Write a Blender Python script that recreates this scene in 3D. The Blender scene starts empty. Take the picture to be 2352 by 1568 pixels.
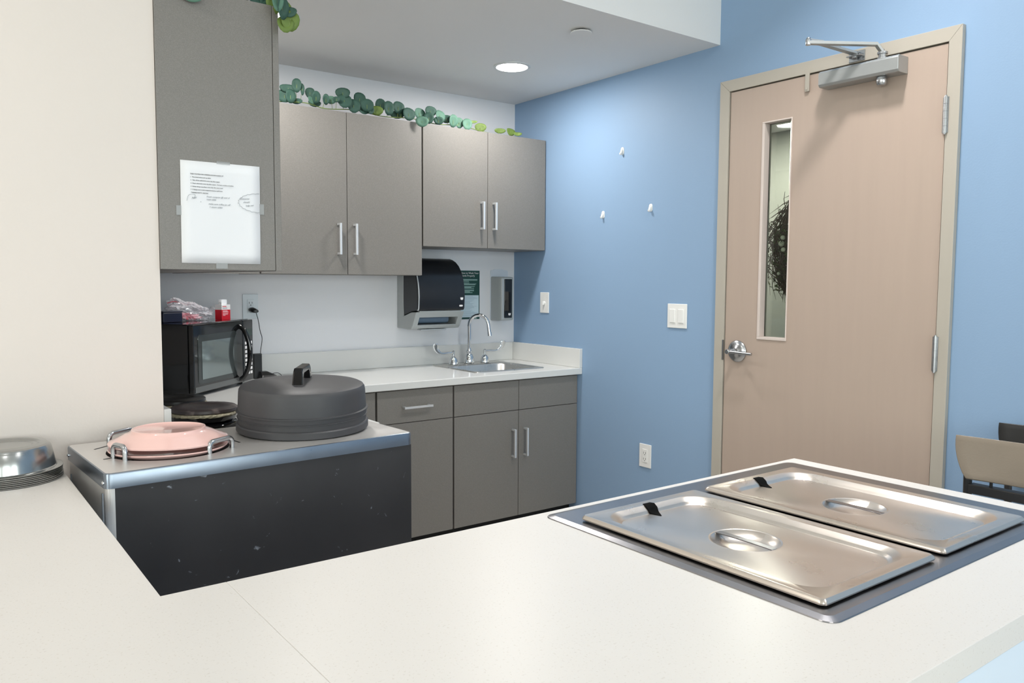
import bpy, bmesh, math, random
from mathutils import Vector, Matrix
random.seed(7)
PI = math.pi
C = bpy.context.scene.collection

# ------------------------------------------------------------------ materials
MATS = {}
def s2l(c):
    return tuple((x/12.92 if x <= .04045 else ((x+.055)/1.055)**2.4) for x in c)
def mat(name, rgb, rough=.5, metal=0., var=.0, vscale=8., bump=0., bscale=200., spec=.5, stretch=None,
        speck=None, speck_scale=300., speck_w=.6, coat=0., emit=None, estr=0., alpha=1., rvar=0., trans=0., sdet=2):
    """rgb given as sRGB 0..1"""
    m = bpy.data.materials.new(name); m.use_nodes = True
    nt = m.node_tree; N = nt.nodes; L = nt.links
    b = N['Principled BSDF']
    col = s2l(rgb)
    b.inputs['Base Color'].default_value = (*col, 1)
    b.inputs['Roughness'].default_value = rough
    b.inputs['Metallic'].default_value = metal
    b.inputs['Specular IOR Level'].default_value = spec
    b.inputs['Coat Weight'].default_value = coat
    b.inputs['Alpha'].default_value = alpha
    b.inputs['Transmission Weight'].default_value = trans
    tc = N.new('ShaderNodeTexCoord'); mp = N.new('ShaderNodeMapping')
    L.new(tc.outputs['Object'], mp.inputs['Vector'])
    if stretch: mp.inputs['Scale'].default_value = stretch
    cur = None
    nz = N.new('ShaderNodeTexNoise'); nz.inputs['Scale'].default_value = vscale; nz.inputs['Detail'].default_value = 5
    L.new(mp.outputs[0], nz.inputs['Vector'])
    if var > 0:
        mx = N.new('ShaderNodeMix'); mx.data_type = 'RGBA'
        mx.inputs[6].default_value = (*[max(0, c*(1-var)) for c in col], 1)
        mx.inputs[7].default_value = (*[min(1, c*(1+var)) for c in col], 1)
        L.new(nz.outputs['Fac'], mx.inputs[0]); cur = mx.outputs[2]
    if rvar > 0:
        mr = N.new('ShaderNodeMapRange'); mr.inputs['From Min'].default_value = .3; mr.inputs['From Max'].default_value = .7
        mr.inputs['To Min'].default_value = max(.02, rough-rvar); mr.inputs['To Max'].default_value = min(1, rough+rvar)
        L.new(nz.outputs['Fac'], mr.inputs['Value']); L.new(mr.outputs[0], b.inputs['Roughness'])
    if speck:
        n2 = N.new('ShaderNodeTexNoise'); n2.inputs['Scale'].default_value = speck_scale; n2.inputs['Detail'].default_value = sdet; n2.inputs['Distortion'].default_value = .4*(sdet-2)
        L.new(tc.outputs['Object'], n2.inputs['Vector'])
        cr = N.new('ShaderNodeValToRGB'); cr.color_ramp.elements[0].position = speck_w; cr.color_ramp.elements[1].position = speck_w+.07
        L.new(n2.outputs['Fac'], cr.inputs['Fac'])
        m3 = N.new('ShaderNodeMix'); m3.data_type = 'RGBA'
        if cur: L.new(cur, m3.inputs[6])
        else: m3.inputs[6].default_value = (*col, 1)
        m3.inputs[7].default_value = (*s2l(speck), 1)
        L.new(cr.outputs['Color'], m3.inputs[0]); cur = m3.outputs[2]
    if cur: L.new(cur, b.inputs['Base Color'])
    if bump > 0:
        n4 = N.new('ShaderNodeTexNoise'); n4.inputs['Scale'].default_value = bscale; n4.inputs['Detail'].default_value = 3
        L.new(mp.outputs[0], n4.inputs['Vector'])
        bp_ = N.new('ShaderNodeBump'); bp_.inputs['Strength'].default_value = bump; bp_.inputs['Distance'].default_value = .002
        L.new(n4.outputs['Fac'], bp_.inputs['Height']); L.new(bp_.outputs[0], b.inputs['Normal'])
    if emit:
        b.inputs['Emission Color'].default_value = (*s2l(emit), 1); b.inputs['Emission Strength'].default_value = estr
    MATS[name] = m
    return m
M = {}
M['cream'] = mat('cream_paint', (.90, .865, .835), .75, var=.02, vscale=2, bump=.15, bscale=120)
M['white_wall'] = mat('cool_white_paint', (.90, .905, .92), .7, var=.015, vscale=3, bump=.1, bscale=150)
M['ceil'] = mat('ceiling_paint', (.91, .91, .905), .85, var=.01, vscale=2, bump=.1, bscale=150)
M['blue'] = mat('blue_paint', (.545, .655, .775), .55, var=.03, vscale=1.5, bump=.12, bscale=160)
M['lam'] = mat('grey_laminate', (.485, .470, .450), .42, var=.05, vscale=3, speck=(.53, .515, .495), speck_scale=700, speck_w=.5)
M['lamdark'] = mat('dark_gap', (.07, .07, .07), .8)
M['lamedge'] = mat('grey_edge_band', (.60, .60, .59), .4)
M['quartz'] = mat('white_quartz', (.86, .845, .827), .36, var=.012, vscale=6, speck=(.82, .80, .775), speck_scale=260, speck_w=.62, spec=.35)
M['quartz2'] = mat('kitchen_quartz', (.87, .87, .86), .15, var=.012, vscale=6, spec=.4)
M['base_panel'] = mat('white_panel_blue_cast', (.83, .88, .93), .5, var=.02, vscale=3)  # white laminate, with the blue it reflects mixed into the base colour
M['steel'] = mat('brushed_steel', (.83, .795, .76), .29, .94, var=.03, vscale=9, rvar=.025)
M['steel2'] = mat('worn_steel_frame', (.58, .575, .585), .30, 1, var=.08, vscale=9, rvar=.03)
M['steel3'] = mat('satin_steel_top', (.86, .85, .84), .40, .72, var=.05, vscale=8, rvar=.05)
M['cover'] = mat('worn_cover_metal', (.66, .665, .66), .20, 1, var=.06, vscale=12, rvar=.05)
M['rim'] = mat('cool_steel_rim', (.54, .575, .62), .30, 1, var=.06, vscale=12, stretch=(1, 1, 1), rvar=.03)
M['sink'] = mat('sink_steel', (.80, .79, .77), .30, .9, var=.1, vscale=12, rvar=.05)
M['chrome'] = mat('chrome', (.86, .87, .88), .07, 1)
M['satin'] = mat('satin_chrome', (.72, .73, .74), .24, 1)
M['alum'] = mat('silver_paint', (.66, .67, .67), .35, .55, var=.03, vscale=20)
M['handle'] = mat('pale_satin_pull', (.86, .87, .88), .3, .45)
M['panel'] = mat('dark_scuffed_panel', (.235, .23, .235), .38, .45, var=.40, vscale=3.2, speck=(.58, .60, .63), speck_scale=30, speck_w=.69, rvar=.10, sdet=5)
M['blackpl'] = mat('matte_black_plastic', (.255, .255, .265), .50, var=.08, vscale=10, bump=.08, bscale=300)
M['glossblack'] = mat('gloss_black', (.055, .055, .06), .07, coat=.3)
M['black'] = mat('black_plastic', (.06, .06, .065), .35)
M['rubber'] = mat('black_rubber_and_notch_dark', (.012, .012, .012), .8, spec=.1)  # rubber feet and casters; also the painted dark of the lid notches
M['dglass'] = mat('dark_oven_window', (.58, .62, .62), .07, .85)
M['pink'] = mat('pink_glaze', (.93, .77, .74), .13, var=.02, vscale=12, coat=.3)
M['door'] = mat('maple_veneer', (.70, .63, .578), .42, var=.035, vscale=6, stretch=(6, 6, .5), bump=.05, bscale=60)
M['doorlite'] = mat('pale_wood_stop', (.82, .77, .74), .4, var=.03, vscale=10)
M['frame'] = mat('taupe_frame_paint', (.70, .675, .63), .4, var=.01, vscale=5)
M['white'] = mat('white_plastic', (.93, .93, .92), .35)
M['offwhite'] = mat('ivory_plastic', (.86, .89, .91), .35)
M['slot'] = mat('dark_slot', (.05, .05, .07), .6)
M['paper'] = mat('white_paper', (.94, .945, .955), .8, var=.01, vscale=5)
M['ink'] = mat('black_ink', (.14, .15, .17), .8)
M['pencil'] = mat('grey_pencil', (.60, .62, .64), .8)
M['tape'] = mat('clear_tape', (.74, .75, .75), .3, alpha=.5)
M['green'] = mat('poster_green', (.03, .25, .22), .5)
M['posterlow'] = mat('poster_pale_blue', (.80, .87, .90), .5)
M['postertext'] = mat('poster_pale_text', (.72, .86, .83), .5)
M['greytext'] = mat('poster_grey_text', (.62, .70, .75), .5)
M['dispgrey'] = mat('dispenser_grey', (.68, .70, .70), .35, var=.02, vscale=10)
M['displight'] = mat('dispenser_light_grey', (.70, .72, .73), .3)
M['dispblack'] = mat('smoky_black_cover', (.10, .11, .13), .28, bump=.05, bscale=700)
M['towel'] = mat('blue_paper_towel', (.42, .50, .58), .8)
M['clearpl'] = mat('clear_backplate', (.86, .89, .93), .2)
M['leaf0'] = mat('dark_green_leaf', (.20, .33, .285), .68, var=.22, vscale=25)
M['leaf1'] = mat('sage_leaf', (.34, .49, .42), .68, var=.12, vscale=25)
M['leaf2'] = mat('yellow_green_leaf', (.40, .49, .22), .6, var=.2, vscale=25)
M['stem'] = mat('green_stem', (.48, .56, .30), .5)
M['red'] = mat('red_card', (.80, .06, .14), .45)
M['whitecard'] = mat('white_card', (.93, .92, .92), .5)
M['redtext'] = mat('pale_print', (.95, .72, .74), .5)
M['navy'] = mat('navy_plastic', (.03, .06, .17), .35)
M['bag'] = mat('clear_poly_bag', (.93, .93, .95), .12, alpha=.42)
M['pinkstuff'] = mat('pink_packet', (.93, .45, .52), .5, var=.3, vscale=40)
M['redstripe'] = mat('red_packet', (.72, .10, .18), .4)
M['crumb'] = mat('baked_crust', (.62, .59, .50), .5, metal=.2, var=.85, vscale=90, bump=.8, bscale=200)
M['irontop'] = mat('stained_iron_lid', (.22, .19, .19), .4, var=.5, vscale=16, speck=(.42, .38, .37), speck_scale=22, speck_w=.60)
M['tan'] = mat('worn_tan_panel', (.50, .455, .40), .45, var=.10, vscale=9, bump=.1)
M['chairgrey'] = mat('charcoal_plastic', (.17, .165, .165), .5)
M['hall'] = mat('hall_wall', (.70, .70, .655), .7)
M['twig'] = mat('brown_twig', (.33, .26, .22), .7, var=.3, vscale=30)
M['moss'] = mat('wreath_green', (.34, .38, .22), .6, var=.3, vscale=40)
M['berry'] = mat('white_bloom', (.85, .84, .78), .6)
M['floor'] = mat('pale_floor', (.76, .735, .70), .35, var=.1, vscale=6)
M['lens'] = mat('lit_lens', (1, 1, 1), .5, emit=(1, .985, .97), estr=9)
M['duty'] = mat('metal_trim', (.85, .86, .86), .4)
def glassmat():
    m = bpy.data.materials.new('door_glass'); m.use_nodes = True; nt = m.node_tree; N = nt.nodes
    for n in list(N): N.remove(n)
    o = N.new('ShaderNodeOutputMaterial'); t = N.new('ShaderNodeBsdfTransparent'); g = N.new('ShaderNodeBsdfGlossy'); f = N.new('ShaderNodeFresnel'); x = N.new('ShaderNodeMixShader')
    t.inputs[0].default_value = (.90, .94, .90, 1); g.inputs['Roughness'].default_value = .02; f.inputs[0].default_value = 1.5
    nt.links.new(f.outputs[0], x.inputs[0]); nt.links.new(t.outputs[0], x.inputs[1]); nt.links.new(g.outputs[0], x.inputs[2]); nt.links.new(x.outputs[0], o.inputs[0])
    return m
M['glass'] = glassmat()

# ------------------------------------------------------------------ helpers
def tag(o, label=None, cat=None, group=None, kind=None):
    if label: o['label'] = label
    if cat: o['category'] = cat
    if group: o['group'] = group
    if kind: o['kind'] = kind
    return o
def thing(name, loc=(0, 0, 0), label=None, cat=None, group=None, kind=None, rz=0.):
    o = bpy.data.objects.new(name, None); C.objects.link(o); o.location = loc; o.rotation_euler = (0, 0, rz)
    o.empty_display_size = .05
    return tag(o, label, cat, group, kind)
def obj(name, bm, m, parent=None, bevel=0., seg=2, smooth=False, sub=0, solid=0., world=True):
    """bm is in WORLD coordinates unless world=False (then local to parent)."""
    me = bpy.data.meshes.new(name)
    bmesh.ops.recalc_face_normals(bm, faces=bm.faces)
    bm.to_mesh(me); bm.free()
    ms = m if isinstance(m, (list, tuple)) else [m]
    for k in ms: me.materials.append(k)
    o = bpy.data.objects.new(name, me); C.objects.link(o)
    if parent:
        o.parent = parent
        if world:
            mw = Matrix.Identity(4); p = parent
            chain = []
            while p: chain.append(p); p = p.parent
            for p in reversed(chain): mw = mw @ p.matrix_basis
            o.matrix_basis = mw.inverted()
            # keep the mesh in local coordinates of its thing
            me.transform(o.matrix_basis); o.matrix_basis = Matrix.Identity(4)
    if smooth:
        for f in me.polygons: f.use_smooth = True
    if solid:
        s = o.modifiers.new('s', 'SOLIDIFY'); s.thickness = solid; s.offset = 0
    if bevel:
        b = o.modifiers.new('b', 'BEVEL'); b.width = bevel; b.segments = seg; b.limit_method = 'ANGLE'; b.angle_limit = math.radians(40)
    if sub:
        s = o.modifiers.new('u', 'SUBSURF'); s.levels = sub; s.render_levels = sub
    return o
def auto(o, ang=35):
    me = o.data
    bm = bmesh.new(); bm.from_mesh(me)
    for e in bm.edges:
        if len(e.link_faces) == 2: e.smooth = e.calc_face_angle(0) < math.radians(ang)
    for f in bm.faces: f.smooth = True
    bm.to_mesh(me); bm.free()
    return o
def B(): return bmesh.new()
def box(bm, x0, x1, y0, y1, z0, z1, mi=0):
    v = [bm.verts.new(p) for p in ((x0, y0, z0), (x1, y0, z0), (x1, y1, z0), (x0, y1, z0), (x0, y0, z1), (x1, y0, z1), (x1, y1, z1), (x0, y1, z1))]
    for q in ((3, 2, 1, 0), (4, 5, 6, 7), (0, 1, 5, 4), (1, 2, 6, 5), (2, 3, 7, 6), (3, 0, 4, 7)):
        f = bm.faces.new([v[i] for i in q]); f.material_index = mi
    return bm
def bxo(name, dims, m, parent=None, bevel=0., seg=2):
    return obj(name, box(B(), *dims), m, parent, bevel, seg)
def ringloft(bm, rings, cap0=True, cap1=True, mi=0, closed=True):
    vs = [[bm.verts.new(p) for p in r] for r in rings]
    n = len(vs[0])
    for a, b in zip(vs, vs[1:]):
        for i in range(n if closed else n-1):
            j = (i+1) % n
            f = bm.faces.new((a[i], a[j], b[j], b[i])); f.material_index = mi
    if cap0: f = bm.faces.new(vs[0][::-1]); f.material_index = mi
    if cap1: f = bm.faces.new(vs[-1]); f.material_index = mi
    return bm
def circ(cx, cy, z, r, n=48, ph=0):
    return [(cx+r*math.cos(ph+2*PI*i/n), cy+r*math.sin(ph+2*PI*i/n), z) for i in range(n)]
def lathe(bm, cx, cy, prof, n=48, cap0=True, cap1=True, mi=0):
    return ringloft(bm, [circ(cx, cy, z, max(r, 1e-4), n) for r, z in prof], cap0, cap1, mi)
def rrect(cx, cy, hx, hy, r, z, m=8):
    pts = []
    for qx, qy, a0 in ((1, 1, 0), (-1, 1, PI/2), (-1, -1, PI), (1, -1, 3*PI/2)):
        for k in range(m):
            a = a0+PI/2*k/(m-1)
            pts.append((cx+qx*(hx-r)+r*math.cos(a), cy+qy*(hy-r)+r*math.sin(a), z))
    return pts
def rcirc(cx, cy, r, z, m=8):
    return rrect(cx, cy, r, r, r, z, m)
def tube(bm, pts, r, n=10, closed=False, radii=None, cap=True, mi=0, flat=None):
    pts = [Vector(p) for p in pts]; N_ = len(pts); rings = []
    up = None
    for i, p in enumerate(pts):
        if closed: t = pts[(i+1) % N_]-pts[i-1]
        else: t = pts[min(i+1, N_-1)]-pts[max(i-1, 0)]
        t.normalize()
        if up is None:
            up = Vector((0, 0, 1)) if abs(t.z) < .9 else Vector((1, 0, 0))
        a = (up-t*up.dot(t))
        if a.length < 1e-5: a = Vector((1, 0, 0))
        a.normalize(); b = t.cross(a); up = a
        rr = radii[i] if radii else r
        ra = rr*(flat if flat else 1)
        rings.append([tuple(p+a*ra*math.cos(2*PI*k/n)+b*rr*math.sin(2*PI*k/n)) for k in range(n)])
    if closed: rings.append(rings[0])
    return ringloft(bm, rings, cap and not closed, cap and not closed, mi)
def smoothpath(pts, k=6):
    P = [Vector(p) for p in pts]; out = []
    for i in range(len(P)-1):
        p0 = P[max(i-1, 0)]; p1 = P[i]; p2 = P[i+1]; p3 = P[min(i+2, len(P)-1)]
        for j in range(k):
            t = j/k
            out.append(.5*((2*p1)+(-p0+p2)*t+(2*p0-5*p1+4*p2-p3)*t*t+(-p0+3*p1-3*p2+p3)*t**3))
    out.append(P[-1]); return out
def gridslab(bm, xs, ys, z0, z1, filled, mi=0):
    V = {}
    def v(i, j, k):
        if (i, j, k) not in V: V[(i, j, k)] = bm.verts.new((xs[i], ys[j], (z0, z1)[k]))
        return V[(i, j, k)]
    nx, ny = len(xs)-1, len(ys)-1
    F = lambda i, j: 0 <= i < nx and 0 <= j < ny and filled(i, j)
    for i in range(nx):
        for j in range(ny):
            if not F(i, j): continue
            bm.faces.new((v(i, j, 1), v(i+1, j, 1), v(i+1, j+1, 1), v(i, j+1, 1)))
            bm.faces.new((v(i, j, 0), v(i, j+1, 0), v(i+1, j+1, 0), v(i+1, j, 0)))
            if not F(i, j-1): bm.faces.new((v(i, j, 0), v(i+1, j, 0), v(i+1, j, 1), v(i, j, 1)))
            if not F(i, j+1): bm.faces.new((v(i+1, j+1, 0), v(i, j+1, 0), v(i, j+1, 1), v(i+1, j+1, 1)))
            if not F(i-1, j): bm.faces.new((v(i, j+1, 0), v(i, j, 0), v(i, j, 1), v(i, j+1, 1)))
            if not F(i+1, j): bm.faces.new((v(i+1, j, 0), v(i+1, j+1, 0), v(i+1, j+1, 1), v(i+1, j, 1)))
    return bm
def text_bm(lines, Mx, depth=.0002):
    """lines: (string, size, x, y, shear) in a local XY frame; Mx maps to world."""
    bm = B(); dg = None
    for s, size, x, y, sh, rot in lines:
        cu = bpy.data.curves.new('t', 'FONT'); cu.body = s; cu.size = size; cu.shear = sh; cu.extrude = depth; cu.resolution_u = 2
        to = bpy.data.objects.new('t', cu); C.objects.link(to)
        dg = bpy.context.evaluated_depsgraph_get()
        me = bpy.data.meshes.new_from_object(to.evaluated_get(dg))
        me.transform(Mx @ Matrix.Translation((x, y, 0)) @ Matrix.Rotation(rot, 4, 'Z'))
        bm.from_mesh(me)
        bpy.data.objects.remove(to); bpy.data.curves.remove(cu); bpy.data.meshes.remove(me)
    return bm
FACE_Y = lambda x, y, z: Matrix.Translation((x, y, z)) @ Matrix.Rotation(PI/2, 4, 'X')       # local XY -> world XZ, facing -Y
FACE_X = lambda x, y, z: Matrix.Translation((x, y, z)) @ Matrix.Rotation(-PI/2, 4, 'Z') @ Matrix.Rotation(PI/2, 4, 'X')  # facing -X, local x -> -Y
S = 'structure'

# ------------------------------------------------------------------ camera
Cx = Vector((-2.8647, -3.8073, 1.3082))
yaw, pitch, roll = map(math.radians, (-36.8403, -4.2619, .3084))
Fw = Vector((math.sin(-yaw)*math.cos(pitch), math.cos(yaw)*math.cos(pitch), math.sin(pitch)))
Rt = Vector((math.cos(yaw), math.sin(yaw), 0)); Up = Rt.cross(Fw)
R2 = math.cos(roll)*Rt+math.sin(roll)*Up; U2 = -math.sin(roll)*Rt+math.cos(roll)*Up
cd = bpy.data.cameras.new('camera'); co = bpy.data.objects.new('camera', cd); C.objects.link(co)
cd.sensor_width = 36; cd.lens = 1826.54/2352*36; cd.clip_start = .02
mw = Matrix((R2, U2, -Fw)).transposed().to_4x4(); mw.translation = Cx
co.matrix_world = mw
bpy.context.scene.camera = co

# ------------------------------------------------------------------ room
H, YS, ZD, XL = 2.348, -1.493, 2.95, -2.33
WY0, WX0 = -7.5, -6.5
tag(bxo('floor', (WX0, 2.6, WY0, 1.4, -.06, 0), M['floor']), kind=S)
tag(bxo('ceiling', (WX0, .12, WY0, .12, ZD, ZD+.06), M['ceil']), kind=S)
tag(bxo('ceiling', (XL, 0, YS, 0, H, ZD), M['ceil']), kind=S)
tag(bxo('wall_back', (XL, 0, 0, .12, 0, ZD), M['white_wall']), kind=S)
tag(bxo('wall_left', (WX0, XL, YS, .12, 0, ZD), M['cream']), kind=S)
# blue wall with the door opening (opening y -2.476..-1.568 plus frame throats)
oy0, oy1, oz = -2.494, -1.550, 2.146
bm = B()
gridslab(bm, [0, .12], [WY0, oy0, oy1, .12], 0, oz, lambda i, j: j != 1)
box(bm, 0, .12, WY0, .12, oz, ZD)
tag(obj('wall_right', bm, M['blue']), kind=S)
# dining side: far wall with windows, left wall with added fill windows
bm = B()
wins = [(-5.9, -4.3), (-3.7, -2.1), (-1.6, -.3)]
xs = [WX0]+[v for w in wins for v in w]+[.12]
gridslab(bm, xs, [WY0-.12, WY0], 0, .9, lambda i, j: True)
gridslab(bm, xs, [WY0-.12, WY0], .9, 2.4, lambda i, j: i % 2 == 0)
gridslab(bm, xs, [WY0-.12, WY0], 2.4, ZD, lambda i, j: True)
tag(obj('wall_front', bm, M['cream']), kind=S)
for i, (a, b) in enumerate(wins):
    w = thing('window_%d' % (i+1), (a, WY0-.06, .9), kind=S)
    bm = B()
    gridslab(bm, [a, a+.06, (a+b)/2-.03, (a+b)/2+.03, b-.06, b], [WY0-.1, WY0-.04], .9, .96, lambda i, j: True)
    gridslab(bm, [a, a+.06, (a+b)/2-.03, (a+b)/2+.03, b-.06, b], [WY0-.1, WY0-.04], .96, 2.34, lambda i, j: i in (0, 2, 4))
    gridslab(bm, [a, a+.06, (a+b)/2-.03, (a+b)/2+.03, b-.06, b], [WY0-.1, WY0-.04], 2.34, 2.4, lambda i, j: True)
    obj('window_frame', bm, M['white'], w)
    bxo('window_pane', (a+.06, b-.06, WY0-.075, WY0-.065, .96, 2.34), M['glass'], w)
bm = B()
left_fill_wins = [(-6.9, -5.3), (-4.8, -3.2)]
ys = [WY0]+[v for w in left_fill_wins for v in w]+[YS]
gridslab(bm, [WX0-.12, WX0], ys, 0, .9, lambda i, j: True)
gridslab(bm, [WX0-.12, WX0], ys, .9, 2.5, lambda i, j: j % 2 == 0)
gridslab(bm, [WX0-.12, WX0], ys, 2.5, ZD, lambda i, j: True)
tag(obj('wall_left', bm, M['cream']), kind=S)
for i, (a, b) in enumerate(left_fill_wins):  # unseen windows, added so light from the left reaches the blue wall
    w = thing('window_%d' % (i+4), (WX0-.06, a, .9), kind=S)
    bm = B(); g = [a, a+.06, (a+b)/2-.03, (a+b)/2+.03, b-.06, b]
    gridslab(bm, [WX0-.1, WX0-.04], g, .9, .96, lambda i, j: True)
    gridslab(bm, [WX0-.1, WX0-.04], g, .96, 2.44, lambda i, j: j in (0, 2, 4))
    gridslab(bm, [WX0-.1, WX0-.04], g, 2.44, 2.5, lambda i, j: True)
    obj('window_frame', bm, M['white'], w)
    bxo('window_pane', (WX0-.075, WX0-.065, a+.06, b-.06, .96, 2.44), M['glass'], w)
# hall behind the door
bm = B()
box(bm, 2.4, 2.5, -3.4, 1.4, 0, 2.45); box(bm, .12, 2.4, -3.5, -3.4, 0, 2.45); box(bm, .12, 2.4, 1.3, 1.4, 0, 2.45)
box(bm, 2.0, 2.4, -.56, -.50, 0, 2.45)
tag(obj('wall_hall', bm, M['hall']), kind=S)
tag(bxo('ceiling', (.12, 2.5, -3.5, 1.4, 2.45, 2.5), M['ceil']), kind=S)

# ------------------------------------------------------------------ door, frame, hardware
FX, DX = -.022, -.016
bm = B()
yo0, yo1, zo = -2.5213, -1.5168, 2.180
yi0, yi1, zi = -2.478, -1.566, 2.131
def framepoly(bm, x0, x1, a0, a1, az, b0, b1, bz):
    box(bm, x0, x1, a0, b0, 0, bz); box(bm, x0, x1, b1, a1, 0, bz); box(bm, x0, x1, a0, a1, bz, az)
for poly in ([(yo0, 0), (yi0, 0), (yi0, zi), (yo0, zo)], [(yi1, 0), (yo1, 0), (yo1, zo), (yi1, zi)], [(yi0, zi+.0004), (yi1, zi+.0004), (yo1-.0004, zo), (yo0+.0004, zo)]):
    ringloft(bm, [[(x, y, z_) for y, z_ in poly] for x in (FX, 0)])
framepoly(bm, 0, .13, oy0+.001, oy1-.001, oz-.001, yi0, yi1, zi)
framepoly(bm, .028, .06, yi0, yi1, zi, yi0+.016, yi1-.016, zi-.016)
fr = tag(obj('trim_1', bm, M['frame'], bevel=.0012), kind=S)
d = thing('door_1', (0, -2.475, 0), kind=S)
py0, py1, pz = -2.4745, -1.5715, 2.1265
wy0, wy1, wz0, wz1 = -1.8785, -1.737, 1.0727, 1.976
bm = B()
gridslab(bm, [DX, .027], [py0, wy0, wy1, py1], .008, wz0, lambda i, j: True)
gridslab(bm, [DX, .027], [py0, wy0, wy1, py1], wz0, wz1, lambda i, j: j != 1)
gridslab(bm, [DX, .027], [py0, wy0, wy1, py1], wz1, pz, lambda i, j: True)
obj('door_leaf', bm, M['door'], d)
bm = B()
t = .012
for x0, x1 in ((DX-.004, .017), (.0245, .029)):
    box(bm, x0, x1, wy0, wy1, wz0, wz0+t); box(bm, x0, x1, wy0, wy1, wz1-t*.5, wz1)
    box(bm, x0, x1, wy0, wy0+t*.4, wz0+t, wz1-t*.5); box(bm, x0, x1, wy1-t, wy1, wz0+t, wz1-t*.5)
obj('glazing_stop', bm, M['doorlite'], d, bevel=.0015)
bxo('vision_glass', (.0175, .0235, wy0+.002, wy1-.002, wz0+.002, wz1-.002), M['glass'], d)
# lever set
lv = thing('lever_handle', (DX, -1.640, 1.015)); lv.parent = d; lv.matrix_basis = d.matrix_basis.inverted() @ Matrix.Translation((DX, -1.640, 1.015))
def axis_lathe(prof, cy, cz, n=40):
    """profile (r, x) about an X axis line"""
    bm = B(); ringloft(bm, [[(x, cy+r*math.cos(2*PI*i/n), cz+r*math.sin(2*PI*i/n)) for i in range(n)] for r, x in prof]); return bm
auto(obj('rose', axis_lathe([(.047, DX), (.047, DX-.006), (.043, DX-.011), (.030, DX-.016), (.016, DX-.020), (.013, DX-.022)], -1.640, 1.015), M['satin'], lv))
bm = axis_lathe([(.0105, DX-.018), (.0105, -.082), (.009, -.084)], -1.634, 1.015)
tube(bm, [(-.072, -1.634, 1.015), (-.072, -1.66, 1.014), (-.072, -1.70, 1.013), (-.072, -1.752, 1.012)], .0062, 14)
auto(obj('lever', bm, M['satin'], lv))
bxo('strike_plate', (FX-.001, FX+.004, -1.5675, -1.5605, .972, 1.060), M['satin'], d)
for hz in (1.886, 1.066, .25):
    bm = B(); 
    for k in range(5): lathe(bm, FX-.004, -2.4785, [(.0066, hz-.0625+k*.025), (.0066, hz-.0625+k*.025+.024)], 16)
    lathe(bm, FX-.004, -2.4785, [(.004, hz-.066), (.004, hz+.066)], 12)
    box(bm, FX-.0012, DX-.0002, -2.488, -2.468, hz-.06, hz+.06)
    auto(obj('hinge', bm, M['satin'], d))
# coordinator bracket near the head
bm = B(); box(bm, -.026, -.020, -1.952, -1.934, 2.062, 2.145); box(bm, -.029, -.026, -1.947, -1.939, 2.068, 2.076)
obj('stop_bracket', bm, M['frame'], d, bevel=.001)
# closer
cl = thing('door_closer', (0, 0, 0)); cl.parent = d; cl.matrix_basis = d.matrix_basis.inverted()
auto(obj('closer_body', ringloft(B(), [[(x, y, z) for (x, _, z) in [(a, 0, b) for a, b in [(DX, 2.052), (-.078, 2.052), (-.086, 2.060), (-.086, 2.103), (-.078, 2.111), (DX, 2.111)]]] for y in (-2.338, -2.030)]), M['alum'], cl, bevel=.002), 30)
bm = B()
lathe(bm, -.052, -2.262, [(.011, 2.056), (.018, 2.050), (.019, 2.041), (.018, 2.040), (.018, 2.030), (.014, 2.022)], 24)
auto(obj('valve_cap', bm, M['satin'], cl))
bm = B()
lathe(bm, -.052, -2.262, [(.018, 2.111), (.018, 2.118), (.013, 2.120), (.013, 2.130), (.018, 2.131), (.018, 2.138), (.006, 2.141), (.006, 2.148)], 24)
auto(obj('pivot', bm, M['satin'], cl))
EL = Vector((-.245, -2.088, 2.176))
def bar(bm, a, b, w, h, w2=None):
    a = Vector(a); b = Vector(b); d_ = (b-a).normalized(); s = d_.cross(Vector((0, 0, 1))).normalized(); u = s.cross(d_)
    w2 = w2 or w
    rings = [[tuple(a+s*q*w+u*r*h) for q, r in ((-1, -1), (1, -1), (1, 1), (-1, 1))], [tuple(b+s*q*w2+u*r*h) for q, r in ((-1, -1), (1, -1), (1, 1), (-1, 1))]]
    return ringloft(bm, rings)
bm = B(); bar(bm, (-.068, -2.248, 2.166), EL, .012, .0055, .011); bar(bm, (-.050, -2.264, 2.132), (-.070, -2.246, 2.168), .012, .004)
obj('main_arm', bm, M['alum'], cl, bevel=.001)
bm = B(); bar(bm, EL+Vector((0, 0, .010)), (-.045, -2.150, 2.160), .010, .0045, .013); bar(bm, EL+Vector((0, 0, .012)), EL+Vector((.06, -.02, .012)), .005, .003)
obj('forearm', bm, M['alum'], cl, bevel=.001)
bm = B(); lathe(bm, EL.x, EL.y, [(.010, 2.168), (.011, 2.171), (.011, 2.187), (.009, 2.189), (.007, 2.194)], 20)
auto(obj('elbow_rivet', bm, M['satin'], cl))
bm = B(); box(bm, FX-.005, FX, -2.180, -2.118, 2.134, 2.172); box(bm, -.055, FX-.002, -2.178, -2.122, 2.148, 2.152); lathe(bm, -.044, -2.150, [(.008, 2.142), (.008, 2.168)], 16)
obj('arm_shoe', bm, M['satin'], cl, bevel=.001)

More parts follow.
